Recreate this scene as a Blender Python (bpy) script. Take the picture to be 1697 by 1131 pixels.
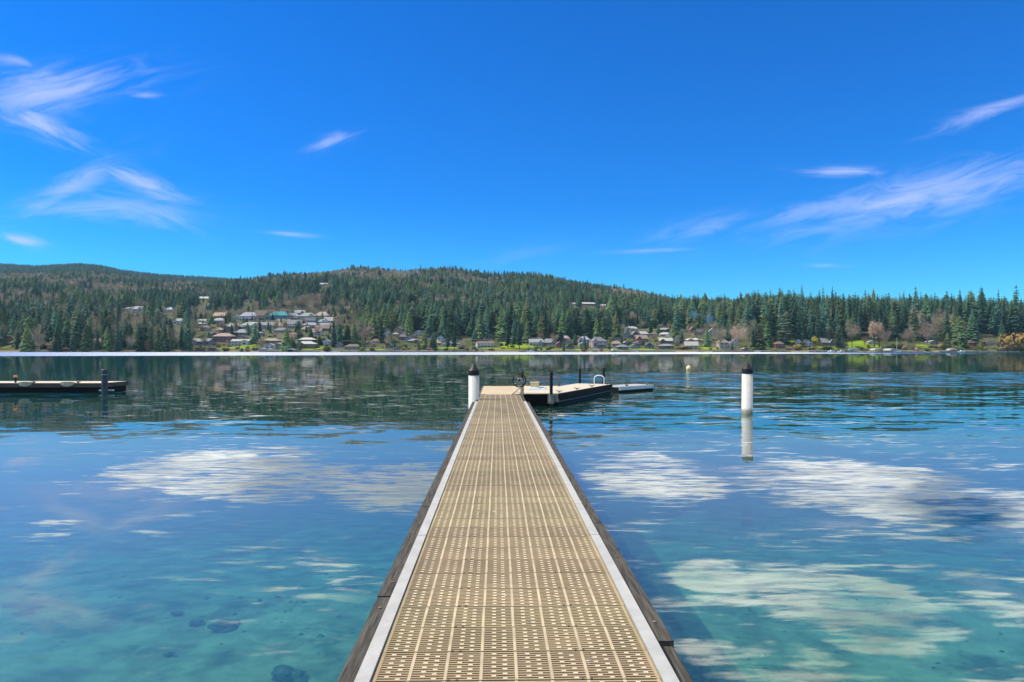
import bpy, bmesh, math, random
import numpy as np
from mathutils import Vector, Matrix, noise as mnoise

random.seed(7)
rng = np.random.default_rng(11)
R = math.radians
for o in list(bpy.data.objects):
    bpy.data.objects.remove(o)
scene = bpy.context.scene
col = scene.collection

# ------------------------------------------------------------------ camera
EYE = 1.99           # eye height above the lake
F = 1131.0           # focal length in photograph pixels
HX, HY = 848.5, 580.0  # vanishing column / horizon row in the photograph
cd = bpy.data.cameras.new("camera")
cd.sensor_width = 36.0
cd.lens = F / 1697.0 * 36.0
cd.shift_y = (HY - 565.5) / 1697.0
cd.clip_start = 0.05
cd.clip_end = 20000
cam = bpy.data.objects.new("camera", cd)
cam.location = (0, 0, EYE)
cam.rotation_euler = (R(90), 0, 0)
col.objects.link(cam)
scene.camera = cam

# ------------------------------------------------------------------ light
SUN_AZ, SUN_EL = -84.0, 49.0       # azimuth from the view direction, minus = towards the left
w = bpy.data.worlds.new("World")
scene.world = w
w.use_nodes = True
NT = w.node_tree
NT.nodes.clear()


class NB:
    """small node helper"""
    def __init__(self, nt):
        self.nt = nt

    def n(self, t, **kw):
        nd = self.nt.nodes.new(t)
        for k, v in kw.items():
            setattr(nd, k, v)
        return nd

    def set(self, sock, v):
        if v is None:
            return
        if isinstance(v, bpy.types.NodeSocket):
            self.nt.links.new(v, sock)
        else:
            try:
                sock.default_value = v
            except Exception:
                sock.default_value = (v, v, v)

    def m(self, op, a, b=None, c=None, clamp=False):
        nd = self.n("ShaderNodeMath", operation=op, use_clamp=clamp)
        self.set(nd.inputs[0], a)
        self.set(nd.inputs[1], b)
        self.set(nd.inputs[2], c)
        return nd.outputs[0]

    def v(self, op, a, b=None):
        nd = self.n("ShaderNodeVectorMath", operation=op)
        self.set(nd.inputs[0], a)
        self.set(nd.inputs[1], b)
        return nd.outputs[0]

    def xyz(self, a, b, c):
        nd = self.n("ShaderNodeCombineXYZ")
        for i, q in enumerate((a, b, c)):
            self.set(nd.inputs[i], q)
        return nd.outputs[0]

    def sep(self, vct):
        nd = self.n("ShaderNodeSeparateXYZ")
        self.set(nd.inputs[0], vct)
        return nd.outputs

    def smooth(self, x, a, b, o0=0.0, o1=1.0):
        nd = self.n("ShaderNodeMapRange", interpolation_type="SMOOTHSTEP")
        self.set(nd.inputs[0], x)
        for i, q in enumerate((a, b, o0, o1)):
            self.set(nd.inputs[i + 1], q)
        return nd.outputs[0]

    def noise(self, vec, scale, detail=4, rough=0.5, dist=0.0, color=False):
        nd = self.n("ShaderNodeTexNoise")
        self.set(nd.inputs["Vector"], vec)
        self.set(nd.inputs["Scale"], scale)
        nd.inputs["Detail"].default_value = detail
        nd.inputs["Roughness"].default_value = rough
        nd.inputs["Distortion"].default_value = dist
        return nd.outputs[1 if color else 0]

    def mix(self, f, a, b, blend="MIX"):
        nd = self.n("ShaderNodeMix", data_type="RGBA", blend_type=blend)
        self.set(nd.inputs[0], f)
        self.set(nd.inputs[6], a)
        self.set(nd.inputs[7], b)
        return nd.outputs[2]


def c4(c):
    return (c[0], c[1], c[2], 1.0)


def build_world():
    b = NB(NT)
    out = b.n("ShaderNodeOutputWorld")
    bg = b.n("ShaderNodeBackground")
    bg.inputs[1].default_value = 0.10
    sky = b.n("ShaderNodeTexSky", sky_type="NISHITA")
    sky.sun_disc = False
    sky.sun_elevation = R(SUN_EL)
    sky.sun_rotation = R(SUN_AZ)
    sky.altitude = 100
    sky.air_density = 1.0
    sky.dust_density = 0.25
    sky.ozone_density = 4.0
    hs = b.n("ShaderNodeHueSaturation")
    hs.inputs["Saturation"].default_value = SKY_SAT
    hs.inputs["Hue"].default_value = SKY_HUE
    hs.inputs["Value"].default_value = SKY_VAL
    b.set(hs.inputs["Color"], sky.outputs[0])
    skyc = b.mix(1.0, hs.outputs[0], c4(SKY_TINT), "MULTIPLY")
    tc = b.n("ShaderNodeTexCoord")
    d = b.sep(tc.outputs["Generated"])
    yy = b.m("MAXIMUM", d[1], 0.05)
    u = b.m("DIVIDE", d[0], yy)
    v = b.m("DIVIDE", d[2], yy)
    front = b.smooth(d[1], 0.1, 0.3)
    # thin cirrus wisps, one soft patch each
    wisps = [
        (75, 150, 120, 26, 8, .80), (20, 102, 45, 9, -10, .6), (60, 205, 62, 15, -22, .85),
        (120, 308, 85, 16, 27, .65), (240, 305, 70, 15, -22, .75), (170, 345, 120, 12, 2, .55),
        (235, 350, 85, 20, -12, .5), (32, 398, 32, 7, -10, .8), (548, 233, 36, 8, 18, .7),
        (478, 388, 42, 3, -4, .5), (1655, 180, 95, 10, 18, .6), (1395, 285, 58, 7, 1, .7),
        (1540, 322, 190, 26, 13, .8), (1375, 345, 120, 14, 12, .5), (1180, 372, 70, 11, 13, .5),
        (1090, 415, 75, 3, 2, .35), (1360, 440, 38, 4, 1, .5), (870, 420, 70, 9, 12, .22), (240, 158, 22, 5, 0, .5)]
    fam = {}
    for key, ang in (("up", 15), ("flat", 2), ("down", -17)):
        ca, sn = math.cos(R(ang)), math.sin(R(ang))
        a = b.m("ADD", b.m("MULTIPLY", u, ca), b.m("MULTIPLY", v, sn))
        q = b.m("SUBTRACT", b.m("MULTIPLY", v, ca), b.m("MULTIPLY", u, sn))
        fam[key] = b.noise(b.xyz(b.m("MULTIPLY", a, 8.0), b.m("MULTIPLY", q, 36.0), ang * 1.7), 1.0, 9, 0.66, 1.5)
    tot = None
    for i, (px, py, sa, sb, ang, amp) in enumerate(wisps):
        cu, cv = (px - HX) / F, (HY - py) / F
        du = b.m("SUBTRACT", u, cu)
        dv = b.m("SUBTRACT", v, cv)
        ca, sn = math.cos(R(ang)), math.sin(R(ang))
        a = b.m("ADD", b.m("MULTIPLY", du, ca), b.m("MULTIPLY", dv, sn))
        q = b.m("SUBTRACT", b.m("MULTIPLY", dv, ca), b.m("MULTIPLY", du, sn))
        sa, sb = sa * 1.15 / F, sb * 1.35 / F
        e = b.m("ADD", b.m("POWER", b.m("ABSOLUTE", b.m("DIVIDE", a, sa)), 2.0), b.m("POWER", b.m("ABSOLUTE", b.m("DIVIDE", q, sb)), 2.0))
        mask = b.m("EXPONENT", b.m("MULTIPLY", e, -0.9))
        nz = fam["up" if ang > 6 else ("down" if ang < -6 else "flat")]
        shp = b.m("MULTIPLY", b.smooth(b.m("ADD", nz, b.m("MULTIPLY", mask, 0.30)), 0.46, 0.92), b.m("POWER", mask, 0.75))
        term = b.m("MULTIPLY", shp, amp)
        tot = term if tot is None else b.m("MAXIMUM", tot, term)
    cir = b.m("MULTIPLY", tot, front, clamp=True)
    c1 = b.mix(b.m("MULTIPLY", cir, 0.80), skyc, c4((5.4, 6.0, 9.8)))
    # fair-weather cumulus higher up: the lake mirrors it though it stands above the picture
    zz = b.m("MAXIMUM", d[2], 0.08)
    pl = b.xyz(b.m("DIVIDE", d[0], zz), b.m("DIVIDE", d[1], zz), 4.3)
    cu = b.noise(pl, 1.15, 6, 0.55, 0.3)
    hi = b.smooth(d[2], 0.475, 0.535)
    cum = b.m("MULTIPLY", b.smooth(cu, 0.39, 0.53), hi)
    shade = b.smooth(b.noise(pl, 2.3, 4, 0.5), 0.35, 0.65)
    cc = b.mix(shade, c4((6.5, 6.9, 7.4)), c4((17.0, 17.0, 16.5)))
    c2 = b.mix(cum, c1, cc)
    b.set(bg.inputs[0], c2)
    NT.links.new(bg.outputs[0], out.inputs[0])


SKY_SAT, SKY_HUE, SKY_VAL, SKY_TINT = 1.6, 0.5, 1.0, (0.18, 0.99, 1.44)
build_world()
w.cycles.sampling_method = "MANUAL"
w.cycles.sample_map_resolution = 512

sd = bpy.data.lights.new("sun", "SUN")
sd.energy = 4.7
sd.angle = R(0.53)
sd.color = (1.0, 0.93, 0.80)
sun = bpy.data.objects.new("sun", sd)
sdir = Vector((math.sin(R(SUN_AZ)) * math.cos(R(SUN_EL)), math.cos(R(SUN_AZ)) * math.cos(R(SUN_EL)), math.sin(R(SUN_EL))))
sun.rotation_euler = sdir.to_track_quat("Z", "Y").to_euler()
sun.location = (-60, 20, 60)
col.objects.link(sun)

HAZE = 0.00005
vs = scene.view_settings
vs.view_transform = "Standard"
vs.look = "None"
vs.gamma = 1
vs.exposure = 0.30
vs.use_curve_mapping = False
scene.cycles.max_bounces = 8
scene.cycles.transparent_max_bounces = 12
scene.cycles.volume_bounces = 0
scene.cycles.sample_clamp_indirect = 6.0

# ------------------------------------------------------------------ helpers
MATS = {}


def material(name, base, rough=0.7, vary=0.25, scale=3.0, stretch=(1, 1, 1), obj_random=0.0, spec=0.3, metal=0.0,
             second=None, bump=0.0, bump_scale=40.0, detail=5, thresh=(0.4, 0.65), coords="Object"):
    if name in MATS:
        return MATS[name]
    m = bpy.data.materials.new(name)
    m.use_nodes = True
    nt = m.node_tree
    nt.nodes.clear()
    b = NB(nt)
    out = b.n("ShaderNodeOutputMaterial")
    p = b.n("ShaderNodeBsdfPrincipled")
    p.inputs["Roughness"].default_value = rough
    p.inputs["Specular IOR Level"].default_value = spec
    p.inputs["Metallic"].default_value = metal
    if coords == "World":
        vec = b.n("ShaderNodeNewGeometry").outputs["Position"]
    else:
        vec = b.n("ShaderNodeTexCoord").outputs[coords]
    oi = b.n("ShaderNodeObjectInfo")
    vec = b.v("MULTIPLY", vec, stretch)
    if coords == "Object":
        vec = b.v("ADD", vec, b.xyz(b.m("MULTIPLY", oi.outputs["Random"], 37.0), 0.0, b.m("MULTIPLY", oi.outputs["Random"], 91.0)))
    nz = b.noise(vec, scale, detail, 0.6)
    dark = tuple(x * (1 - vary) for x in base)
    light = tuple(min(1, x * (1 + vary)) for x in base)
    cc = b.mix(b.smooth(nz, 0.3, 0.7), c4(dark), c4(light))
    if second is not None:
        nz2 = b.noise(b.v("ADD", vec, (13.1, 5.2, 1.7)), scale * 0.6, detail, 0.65)
        cc = b.mix(b.smooth(nz2, thresh[0], thresh[1]), cc, c4(second))
    if obj_random:
        hs = b.n("ShaderNodeHueSaturation")
        b.set(hs.inputs["Value"], b.smooth(oi.outputs["Random"], 0, 1, 1 - obj_random, 1 + obj_random))
        r2 = b.m("FRACT", b.m("MULTIPLY", oi.outputs["Random"], 17.31))
        b.set(hs.inputs["Hue"], b.smooth(r2, 0, 1, 0.5 - 0.06 * obj_random, 0.5 + 0.06 * obj_random))
        b.set(hs.inputs["Color"], cc)
        cc = hs.outputs[0]
    b.set(p.inputs["Base Color"], cc)
    if bump:
        bp = b.n("ShaderNodeBump")
        bp.inputs["Strength"].default_value = bump
        bp.inputs["Distance"].default_value = 0.01
        b.set(bp.inputs["Height"], b.noise(vec, bump_scale, 5, 0.6))
        b.set(p.inputs["Normal"], bp.outputs[0])
    nt.links.new(p.outputs[0], out.inputs[0])
    MATS[name] = m
    return m


class MB:
    def __init__(self):
        self.v, self.f, self.mi = [], [], []

    def quad(self, pts, mi=0):
        k = len(self.v)
        self.v += [tuple(p) for p in pts]
        self.f.append(tuple(range(k, k + len(pts))))
        self.mi.append(mi)
        return self

    def box(self, x0, x1, y0, y1, z0, z1, mi=0, bottom=True):
        k = len(self.v)
        self.v += [(x0, y0, z0), (x1, y0, z0), (x1, y1, z0), (x0, y1, z0), (x0, y0, z1), (x1, y0, z1), (x1, y1, z1), (x0, y1, z1)]
        fs = [(4, 5, 6, 7), (0, 1, 5, 4), (1, 2, 6, 5), (2, 3, 7, 6), (3, 0, 4, 7)]
        if bottom:
            fs.append((3, 2, 1, 0))
        for f in fs:
            self.f.append(tuple(k + i for i in f))
            self.mi.append(mi)
        return self

    def prism(self, poly, z0, z1, mi=0):
        k, n = len(self.v), len(poly)
        self.v += [(p[0], p[1], z0) for p in poly] + [(p[0], p[1], z1) for p in poly]
        self.f.append(tuple(k + n + i for i in range(n)))
        self.mi.append(mi)
        self.f.append(tuple(k + n - 1 - i for i in range(n)))
        self.mi.append(mi)
        for i in range(n):
            j = (i + 1) % n
            self.f.append((k + i, k + j, k + n + j, k + n + i))
            self.mi.append(mi)
        return self

    def tube(self, pts, rad, n=8, mi=0, cap=True):
        pts = [Vector(p) for p in pts]
        rads = rad if isinstance(rad, (list, tuple)) else [rad] * len(pts)
        k = len(self.v)
        ref = None
        for i, p in enumerate(pts):
            t = (pts[min(i + 1, len(pts) - 1)] - pts[max(i - 1, 0)]).normalized()
            if ref is None:
                ref = Vector((0, 0, 1)) if abs(t.z) < 0.9 else Vector((1, 0, 0))
            a = t.cross(ref).normalized()
            bb = a.cross(t).normalized()
            ref = bb
            for j in range(n):
                an = 2 * math.pi * j / n
                self.v.append(tuple(p + a * math.cos(an) * rads[i] + bb * math.sin(an) * rads[i]))
        for i in range(len(pts) - 1):
            for j in range(n):
                j2 = (j + 1) % n
                self.f.append((k + i * n + j, k + i * n + j2, k + (i + 1) * n + j2, k + (i + 1) * n + j))
                self.mi.append(mi)
        if cap:
            self.f.append(tuple(k + n - 1 - j for j in range(n)))
            self.mi.append(mi)
            e = k + (len(pts) - 1) * n
            self.f.append(tuple(e + j for j in range(n)))
            self.mi.append(mi)
        return self

    def ring(self, c, rad, tr, ax="y", n=28, m=6, mi=0):
        k = len(self.v)
        for i in range(n):
            a = 2 * math.pi * i / n
            for j in range(m):
                t = 2 * math.pi * j / m
                rr = rad + tr * math.cos(t)
                self.v.append((c[0] + rr * math.cos(a), c[1] + tr * math.sin(t), c[2] + rr * math.sin(a)))
        for i in range(n):
            for j in range(m):
                i2, j2 = (i + 1) % n, (j + 1) % m
                self.f.append((k + i * m + j, k + i2 * m + j, k + i2 * m + j2, k + i * m + j2))
                self.mi.append(mi)
        return self

    def mesh(self, name, mats, smooth=False):
        me = bpy.data.meshes.new(name)
        me.from_pydata(self.v, [], self.f)
        for m in (mats if isinstance(mats, (list, tuple)) else [mats]):
            me.materials.append(m)
        me.polygons.foreach_set("material_index", self.mi)
        if smooth:
            me.polygons.foreach_set("use_smooth", [True] * len(self.f))
        me.update()
        return me

    def build(self, name, mats, parent=None, smooth=False):
        return link(name, self.mesh(name, mats, smooth), parent)


def link(name, me, parent=None, loc=None, rotz=0.0, scale=None):
    o = bpy.data.objects.new(name, me)
    col.objects.link(o)
    if parent is not None:
        o.parent = parent
    if loc is not None:
        o.location = loc
    if rotz:
        o.rotation_euler = (0, 0, rotz)
    if scale is not None:
        o.scale = scale
    return o


def tag(o, label=None, cat=None, group=None, kind=None):
    if label:
        o["label"] = label
    if cat:
        o["category"] = cat
    if group:
        o["group"] = group
    if kind:
        o["kind"] = kind
    return o


def thing(name, label, cat, loc=(0, 0, 0), rotz=0.0, group=None):
    o = link(name, None, None, loc, rotz)
    o.empty_display_size = 0.2
    return tag(o, label, cat, group)


ORD = ["zeroth", "first", "second", "third", "fourth", "fifth", "sixth", "seventh", "eighth", "ninth", "tenth", "eleventh", "twelfth",
       "thirteenth", "fourteenth", "fifteenth", "sixteenth", "seventeenth", "eighteenth", "nineteenth", "twentieth", "twenty-first",
       "twenty-second", "twenty-third", "twenty-fourth", "twenty-fifth", "twenty-sixth", "twenty-seventh", "twenty-eighth", "twenty-ninth", "thirtieth"]
ORD += ["thirty-" + q for q in ORD[1:10]] + ["fortieth"] + ["forty-" + q for q in ORD[1:10]] + ["fiftieth"] + ["fifty-" + q for q in ORD[1:10]] + ["sixtieth"]
ORD += ["sixty-" + q for q in ORD[1:10]]


def sm(a, b, x):
    t = np.clip((x - a) / (b - a), 0, 1)
    return t * t * (3 - 2 * t)


# ------------------------------------------------------------------ terrain
SHORE = 600.0
RIDGE_X = np.array([-900, -200, 0, 100, 200, 330, 430, 520, 600, 700, 760, 800, 860, 900, 1000, 1100, 1160, 1250, 1400, 1700, 2600.])
RIDGE_P = np.array([118, 120, 121, 123, 116, 114, 117, 122, 127, 132, 128, 123, 121, 116, 104, 87, 77, 62, 49, 43, 43.])
RIDGE_Y = 1800.0


def shore_y(x):
    return SHORE + 5 * np.sin(x * 0.021 + 1.0) + 3 * np.sin(x * 0.063) + 10 * sm(150, 420, x) * 0


def ground(x, y):
    """height of the far shore at x, y (metres, water level 0)"""
    x = np.asarray(x, float)
    y = np.asarray(y, float)
    px = HX + F * x / np.maximum(y, 200)
    H = np.interp(px, RIDGE_X, RIDGE_P) * RIDGE_Y / F - 12.0
    d = y - shore_y(x)
    bank = np.where(d < 0, np.maximum(d * 0.12, -9.0), 1.5 * sm(0, 5, d) + 0.012 * np.clip(d, 0, 80))
    shelf = 9.5 * sm(20, 125, d)
    t = np.clip((d - 70) / (RIDGE_Y - SHORE - 70), 0, 1.0)
    rise = H * t ** 1.12
    back = np.clip((y - RIDGE_Y) / 900, 0, 1)
    rise = rise * (1 - 0.6 * back)
    und = (np.sin(x * 0.011 + y * 0.004) + np.sin(y * 0.013 - x * 0.006 + 2) + 0.6 * np.sin(x * 0.027 + 0.7 * np.sin(y * 0.01))) * 5.0 * sm(180, 500, d)
    # wooded rise behind the shore on the right
    right = 12.0 * sm(1120, 1300, px) * sm(25, 110, d)
    return bank + shelf + rise + und + right


def hit(px, py, y0=None, y1=2400.0):
    """point where the sight line through a photograph pixel meets the far shore"""
    ux, uz = (px - HX) / F, (HY - py) / F
    ys = np.arange(y0 or (SHORE - 6), y1, 2.0)
    g = ground(ux * ys, ys)
    over = np.nonzero(g >= EYE + uz * ys)[0]
    yv = ys[over[0]] if len(over) else RIDGE_Y
    return ux * yv, yv, float(ground(ux * yv, yv))


def topx(x, y, z):
    return HX + F * x / y, HY - F * (z - EYE) / y


def sheet(name, us, ys, fn, mat, kind="structure"):
    U, Y = np.meshgrid(us, ys)
    X = U * Y
    Z = fn(X, Y)
    nv = X.size
    co = np.stack([X, Y, Z], -1).reshape(-1, 3)
    a = np.arange(nv).reshape(X.shape)
    q = np.stack([a[:-1, :-1], a[:-1, 1:], a[1:, 1:], a[1:, :-1]], -1).reshape(-1, 4)
    me = bpy.data.meshes.new(name)
    me.vertices.add(nv)
    me.vertices.foreach_set("co", co.ravel())
    me.loops.add(q.size)
    me.loops.foreach_set("vertex_index", q.ravel())
    me.polygons.add(len(q))
    me.polygons.foreach_set("loop_start", np.arange(0, q.size, 4))
    me.polygons.foreach_set("loop_total", np.full(len(q), 4))
    me.polygons.foreach_set("use_smooth", np.ones(len(q), bool))
    me.materials.append(mat)
    me.update(calc_edges=True)
    me.validate()
    return tag(link(name, me), kind=kind)


def hill_material():
    m = bpy.data.materials.new("hillside_soil")
    m.use_nodes = True
    nt = m.node_tree
    nt.nodes.clear()
    b = NB(nt)
    out = b.n("ShaderNodeOutputMaterial")
    p = b.n("ShaderNodeBsdfPrincipled")
    p.inputs["Roughness"].default_value = 0.95
    p.inputs["Specular IOR Level"].default_value = 0.1
    pos = b.n("ShaderNodeNewGeometry").outputs["Position"]
    n1 = b.noise(pos, 0.035, 5, 0.6)
    n2 = b.noise(pos, 0.22, 4, 0.6)
    c = b.mix(b.smooth(n1, 0.4, 0.6), c4((.050, .060, .026)), c4((.095, .085, .050)))
    c = b.mix(b.smooth(n2, 0.45, 0.7), c, c4((.085, .105, .030)))
    z = b.sep(pos)[2]
    beach = b.smooth(z, 1.7, 0.9)
    c = b.mix(beach, c, b.mix(n2, c4((.12, .095, .065)), c4((.26, .22, .16))))
    b.set(p.inputs["Base Color"], c)
    nt.links.new(p.outputs[0], out.inputs[0])
    return m


M_HILL = hill_material()
sheet("hills", np.linspace(-1.25, 1.25, 330), np.concatenate([np.linspace(560, 640, 41)[:-1], np.geomspace(640, 2700, 150)]), ground, M_HILL)

FAR_X = np.array([-1500, -300, 0, 60, 130, 170, 200, 260, 320, 420, 600, 800, 1000, 1500.])
FAR_P = np.array([112, 128, 133, 131, 137, 134, 127, 119, 114, 106, 92, 70, 50, 30.])


def far_ground(x, y):
    px = HX + F * x / y
    H = np.interp(px, FAR_X, FAR_P) * 3300 / F
    return H * (1 - np.clip(np.abs(y - 3300) / 1500, 0, 1) ** 1.6) + 8 * np.sin(x * 0.006) * np.sin(y * 0.005 + 1)


sheet("far_hills", np.linspace(-1.4, 0.6, 90), np.linspace(2400, 4400, 40), far_ground, M_HILL)


def bed(x, y):
    d = np.maximum(y, 0)
    z = -1.15 - 0.055 * np.minimum(d, 10) - 0.16 * np.clip(d - 10, 0, 70)
    rise = sm(480, 600, y)
    z = z * (1 - rise) + rise * -1.6
    return z + 0.05 * np.sin(x * 1.3 + 0.6 * y) * np.sin(y * 0.9) * (np.abs(y) < 40)


bed_mat = material("lake_bed_sand", (.52, .48, .29), 0.95, 0.45, 1.4, detail=9, second=(.16, .17, .10), thresh=(.50, .68), bump=0.3, bump_scale=5, coords="World")
xs = np.concatenate([np.linspace(-1400, -40, 14)[:-1], np.linspace(-40, 40, 121), np.linspace(40, 1400, 14)[1:]])
ysb = np.concatenate([np.linspace(-60, 40, 120), np.geomspace(42, 596, 30)])


def sheet_xy(name, xs, ys, fn, mat, kind="structure"):
    X, Y = np.meshgrid(xs, ys)
    Z = fn(X, Y)
    a = np.arange(X.size).reshape(X.shape)
    q = np.stack([a[:-1, :-1], a[:-1, 1:], a[1:, 1:], a[1:, :-1]], -1).reshape(-1, 4)
    me = bpy.data.meshes.new(name)
    me.from_pydata(np.stack([X, Y, Z], -1).reshape(-1, 3).tolist(), [], q.tolist())
    me.polygons.foreach_set("use_smooth", np.ones(len(q), bool))
    me.materials.append(mat)
    me.update()
    return tag(link(name, me), kind=kind)


sheet_xy("lake_bed", xs, ysb, bed, bed_mat)


# ------------------------------------------------------------------ water
def water_material():
    m = bpy.data.materials.new("lake_water")
    m.use_nodes = True
    nt = m.node_tree
    nt.nodes.clear()
    b = NB(nt)
    out = b.n("ShaderNodeOutputMaterial")
    pos = b.n("ShaderNodeNewGeometry").outputs["Position"]
    x, y, z = b.sep(pos)
    # how rough the lake is, from place to place (wind)
    broad = b.noise(b.xyz(b.m("MULTIPLY", x, .05), b.m("MULTIPLY", y, .16), 0.0), 1.0, 3, 0.5)
    warp = b.noise(b.xyz(b.m("MULTIPLY", x, .35), b.m("MULTIPLY", y, .5), 3.0), 1.0, 6, 0.62)
    calm = 0.0042
    rightside = b.smooth(b.m("DIVIDE", x, b.m("MAXIMUM", y, 1.0)), -0.08, 0.10)
    chop = b.m("MULTIPLY", b.smooth(b.m("ADD", y, b.m("MULTIPLY", b.m("SUBTRACT", broad, .5), 10.0)), 11.5, 15.0),
               b.smooth(b.m("ADD", y, b.m("MULTIPLY", b.m("SUBTRACT", broad, .5), 9.0)), b.m("ADD", 21.0, b.m("MULTIPLY", rightside, 18.0)), b.m("ADD", 16.5, b.m("MULTIPLY", rightside, 9.0))))
    lane = b.m("MULTIPLY", b.m("MULTIPLY", b.smooth(y, 33.0, 40.0), b.smooth(y, 64.0, 55.0)), rightside)
    amp = b.m("ADD", calm, b.m("MULTIPLY", chop, b.m("ADD", 0.010, b.m("MULTIPLY", rightside, 0.018))))
    amp = b.m("ADD", amp, b.m("MULTIPLY", lane, 0.085))
    # wind band far out, where short waves show their faces and mirror the high sky
    ex = b.smooth(x, -260.0, 330.0)
    b0 = b.m("ADD", 195.0, b.m("MULTIPLY", ex, 190.0))
    band = b.m("MULTIPLY", b.smooth(y, b.m("SUBTRACT", b0, 6.0), b.m("ADD", b0, 12.0)), b.smooth(y, 610.0, 560.0))
    band = b.m("MULTIPLY", band, b.smooth(x, 330.0, 180.0))
    # mirrored clouds close in, drawn into the water by hand: ellipses (x, y, half length, half depth, strength), torn by noise
    cloud_reflections = [(-4.9, 11.8, 1.9, 2.3, .95), (-3.5, 10.6, 1.3, 1.9, .85), (-1.7, 10.2, .95, 1.9, .9), (2.15, 11.0, 1.15, 2.5, .9), (5.2, 10.0, 1.9, 2.6, 1.05), (6.3, 9.0, 1.3, 1.5, .9),
             (4.2, 7.4, .9, .45, .7), (2.65, 5.45, .75, .95, 1.05), (1.75, 5.9, .38, .6, .8), (3.7, 5.3, .45, .45, .75), (1.35, 4.4, .25, .35, .75), (1.75, 4.35, .4, .35, .8), (2.5, 4.75, .4, .35, .7)]
    g = None
    for (gx, gy, ax, ay, s) in cloud_reflections:
        e = b.m("ADD", b.m("POWER", b.m("ABSOLUTE", b.m("DIVIDE", b.m("SUBTRACT", x, gx), ax)), 2.0), b.m("POWER", b.m("ABSOLUTE", b.m("DIVIDE", b.m("SUBTRACT", y, gy), ay)), 2.0))
        t = b.m("MULTIPLY", b.smooth(b.m("SUBTRACT", 1.0, e), -0.35, 0.65), s)
        g = t if g is None else b.m("MAXIMUM", g, t)
    torn = b.noise(b.xyz(b.m("MULTIPLY", x, .95), b.m("MULTIPLY", y, 2.6), 7.0), 1.0, 8, 0.66, 0.5)
    patch = b.noise(b.xyz(b.m("MULTIPLY", x, .42), b.m("MULTIPLY", y, .55), 17.0), 1.0, 3, 0.5)
    fine = b.noise(b.xyz(b.m("MULTIPLY", x, 2.1), b.m("MULTIPLY", y, 8.5), 27.0), 1.0, 5, 0.6, 0.3)
    cloud_reflection = b.smooth(b.m("ADD", b.m("ADD", b.m("MULTIPLY", g, 0.52), b.m("MULTIPLY", b.m("SUBTRACT", fine, 0.5), 1.5)), b.m("ADD", b.m("MULTIPLY", b.m("SUBTRACT", torn, 0.5), 2.1), b.m("MULTIPLY", b.m("SUBTRACT", patch, 0.5), 0.9))), 0.12, 0.60)
    tilt = b.m("MULTIPLY", band, 0.33)
    # wavelets
    w1 = b.v("SUBTRACT", b.noise(b.xyz(b.m("MULTIPLY", x, .45), b.m("MULTIPLY", y, 1.3), 0.0), 1.0, 3, 0.5, 0.4, color=True), (.5, .5, .5))
    w2 = b.v("SUBTRACT", b.noise(b.xyz(b.m("MULTIPLY", x, 1.9), b.m("MULTIPLY", y, 4.6), 9.0), 1.0, 3, 0.5, 0.0, color=True), (.5, .5, .5))
    wv = b.v("ADD", b.v("MULTIPLY", w1, (3.6, 4.4, 0)), b.v("MULTIPLY", w2, (1.5, 2.0, 0)))
    sc = b.n("ShaderNodeVectorMath", operation="SCALE")
    b.set(sc.inputs[0], wv)
    b.set(sc.inputs[3], b.m("ADD", b.m("ADD", amp, b.m("MULTIPLY", cloud_reflection, 0.034)), b.m("MULTIPLY", band, 0.05)))
    nrm = b.v("NORMALIZE", b.v("ADD", sc.outputs[0], b.xyz(0.0, b.m("MULTIPLY", tilt, -1.0), 1.0)))
    nrm2 = b.v("NORMALIZE", b.v("ADD", sc.outputs[0], b.xyz(0.0, -0.275, 1.0)))
    # reflection by the angle on the level surface
    fr = b.n("ShaderNodeFresnel")
    fr.inputs["IOR"].default_value = 1.33
    fac = b.m("MULTIPLY", b.m("SUBTRACT", 1.0, b.m("EXPONENT", b.m("MULTIPLY", fr.outputs[0], -4.6))), b.m("ADD", 0.70, b.m("MULTIPLY", band, 0.25)))
    g1 = b.n("ShaderNodeBsdfGlossy")
    b.set(g1.inputs["Roughness"], b.m("ADD", 0.012, b.m("ADD", b.m("MULTIPLY", band, 0.24), b.m("MULTIPLY", lane, 0.05))))
    b.set(g1.inputs["Normal"], nrm)
    g2 = b.n("ShaderNodeBsdfGlossy")         # normal tilted to the high clouds, puts their bright reflections in the patches
    g2.inputs["Roughness"].default_value = 0.012
    b.set(g2.inputs["Normal"], nrm2)
    g3 = b.n("ShaderNodeBsdfGlossy")         # the finest ripples scatter the whole sky
    g3.inputs["Roughness"].default_value = 0.38
    b.set(g3.inputs["Normal"], nrm2)
    near = b.m("MULTIPLY", b.smooth(b.m("ADD", y, b.m("MULTIPLY", b.m("SUBTRACT", broad, .5), 9.0)), 19.0, 14.5), b.smooth(y, 3.0, 9.0, .04, .16))
    ga = b.n("ShaderNodeMixShader")
    b.set(ga.inputs[0], near)
    nt.links.new(g1.outputs[0], ga.inputs[1])
    nt.links.new(g3.outputs[0], ga.inputs[2])
    gl = b.n("ShaderNodeMixShader")
    b.set(gl.inputs[0], b.m("MULTIPLY", cloud_reflection, b.m("MULTIPLY", b.smooth(patch, .30, .58, .70, 1.0), b.smooth(fine, .36, .60, .55, 1.0))))
    nt.links.new(ga.outputs[0], gl.inputs[1])
    nt.links.new(g2.outputs[0], gl.inputs[2])
    tr = b.n("ShaderNodeBsdfTransparent")
    tr.inputs["Color"].default_value = (.80, .95, .96, 1)
    df = b.n("ShaderNodeBsdfDiffuse")
    df.inputs["Color"].default_value = (.018, .115, .085, 1)
    body = b.n("ShaderNodeMixShader")
    body.inputs[0].default_value = 0.30
    nt.links.new(tr.outputs[0], body.inputs[1])
    nt.links.new(df.outputs[0], body.inputs[2])
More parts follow.
